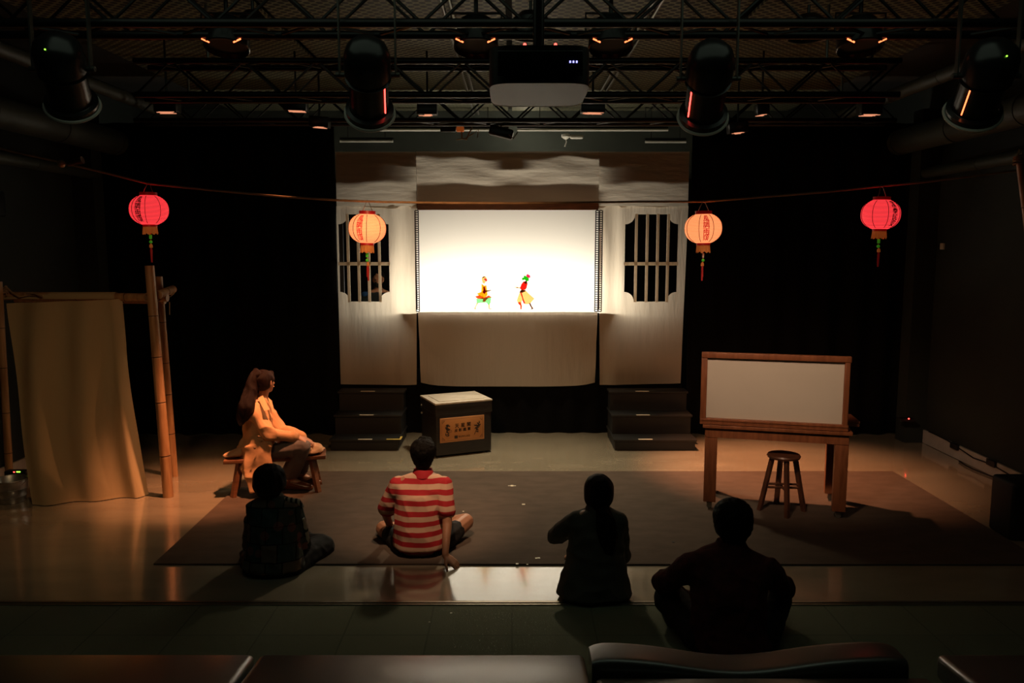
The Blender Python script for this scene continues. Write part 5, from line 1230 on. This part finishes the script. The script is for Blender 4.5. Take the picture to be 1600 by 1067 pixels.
# coat skirt falling over the bench
q = lambda px, py, dy: W(px, py, Yw + dy)
b.hull([(q(384, 700, -.17), .03), (q(422, 692, -.20), .018), (q(377, 700, .02), .05), (q(384, 735, -.21), .02), (q(424, 730, -.215), .012)], 2)
b.hull([(q(384, 735, -.21), .022), (q(424, 728, -.215), .014), (q(391, 769, -.25), .016), (q(417, 768, -.245), .014)], 2)
b.hull([(q(379, 690, -.05), .045), (q(374, 705, -.1), .03), (q(377, 728, -.14), .022), (q(384, 740, -.18), .02)], 2)
b.hull([(q(400, 690, -.13), .065), (q(424, 688, -.15), .035)], 2)
coat = organic('trench_coat', b, M['coat'], wm, .008, 3, fold=.016, fscale=4.2, fstretch=(1.3, 1.3, .9), seed=21)
b = MB()
b.prism([q(403, 622, -.12), q(410, 618, -.10), q(421, 640, -.19), q(413, 642, -.21)], (0, .012, 0)); b.prism([q(419, 622, -.06), q(424, 626, -.06), q(429, 645, -.12), q(425, 640, -.12)], (0, .012, 0))
b.build('collar', M['coat'], coat, smooth=False)
b = MB()
for px, py in ((404, 682), (398, 700)): b.sph(q(px, py, -.255), .011, 10, (1, .5, 1))
b.build('button', M['coatdark'], coat)
b = MB()
for s in 'RL': cap(b, J['hip' + s], J['kn' + s], .098, .080); b.hull([(J['kn' + s], .080), (J['an' + s] + Vector((-.02, 0, .04)), (.095, .08, .03))])
b.hull([(J['pelvis'], (.16, .13, .08), Rw)])
organic('trousers', b, M['trouser'], wm, .009, 4, fold=.009, fscale=7, fstretch=(1, 1, .5))
for s in 'RL':
    an = J['an' + s]; b = MB(); t = Vector((1, -.15, 0)).normalized()
    b.hull([(Vector((an.x, an.y, .065)), (.052, .05, .05)), (Vector((an.x, an.y, .04)) - t * .04, .042), (Vector((an.x, an.y, .045)) + t * .10, (.055, .052, .042)), (Vector((an.x, an.y, .038)) + t * .17, (.045, .045, .034))])
    organic('shoe', b, M['shoe'], wm, .006, 3)

# --- puppeteer behind the left window
Yp_ = YB + 0.95
hdp = W(591, 437, Yp_)
pp = thing('person', 'person in dark shirt and black face mask standing behind the left barred window', 'person', (hdp.x, Yp_, .53))
J = dict(head=hdp, neck=hdp + Vector((0, 0, -.13)), chest=hdp + Vector((0, 0, -.38)), waist=hdp + Vector((0, 0, -.62)), pelvis=hdp + Vector((0, 0, -.80)))
for s, g in (('L', -1), ('R', 1)):
    J['sh' + s] = hdp + Vector((g * .17, 0, -.22)); J['el' + s] = hdp + Vector((g * .23, -.05, -.48)); J['wr' + s] = hdp + Vector((g * .18, -.28, -.55))
    J['hip' + s] = hdp + Vector((g * .09, 0, -.82)); J['kn' + s] = Vector((hdp.x + g * .1, Yp_, .93)); J['an' + s] = Vector((hdp.x + g * .1, Yp_, .62))
Rm = face_frame((0.1, -1, -.1)); mb = seat_body(J, 0); add_head(mb, J['head'], Rm, 1.0)
for s, g in (('L', 1), ('R', -1)): add_hand(mb, J['wr' + s], (0, -1, .1), (0, 0, 1), g, .4); 
for s in 'LR': mb.hull([(J['an' + s], .04), (J['an' + s] + Vector((0, -.12, -.045)), .035), (J['an' + s] + Vector((0, .02, -.045)), .035)])
organic('body', mb, M['skindark'], pp, .008, 5); add_eyes(pp, J['head'], Rm)
P = lambda x, y, z: J['head'] + Rm @ Vector((x, y, z))
b = MB(); b.hull([(P(0, -.03, .045), (.084, .085, .078), Rm), (P(0, -.04, -.0), (.08, .06, .06), Rm)], 3); organic('hair', b, M['hair'], pp, .008, 2, fold=.004, fscale=20)
b = MB(); b.hull([(P(0, .065, -.045), (.052, .05, .032), Rm), (P(0, .06, -.07), (.045, .035, .028), Rm)], 3); organic('face_mask', b, M['mask'], pp, .006, 2)
b = MB(); b.hull([(J['pelvis'], (.18, .13, .08)), (J['chest'], (.18, .125, .1))]); b.hull([(J['chest'], (.18, .12, .08)), (J['shL'], .06), (J['shR'], .06), (J['neck'] - Vector((0, 0, .03)), (.07, .06, .02))])
for s in 'LR': cap(b, J['sh' + s], Vector(J['sh' + s]).lerp(J['el' + s], .8), .066, .066)
shp = organic('shirt', b, M['shirt_dark'], pp, .01, 4, fold=.006)
MB().sph(J['shL'] + Vector((-.0, -.035, .03)), .05, 12, (1, .8, .8)).build('shoulder_patch', M['bluepatch'], shp)
b = MB(); b.hull([(J['pelvis'], (.17, .13, .08))])
for s in 'LR': cap(b, J['hip' + s], J['kn' + s], .1, .075); cap(b, J['kn' + s], J['an' + s], .075, .06)
organic('trousers', b, M['darktrouser'], pp, .012, 4)

# flip handled below: give every mesh with parents clean normals (none needed); finish
bpy.context.view_layer.update()
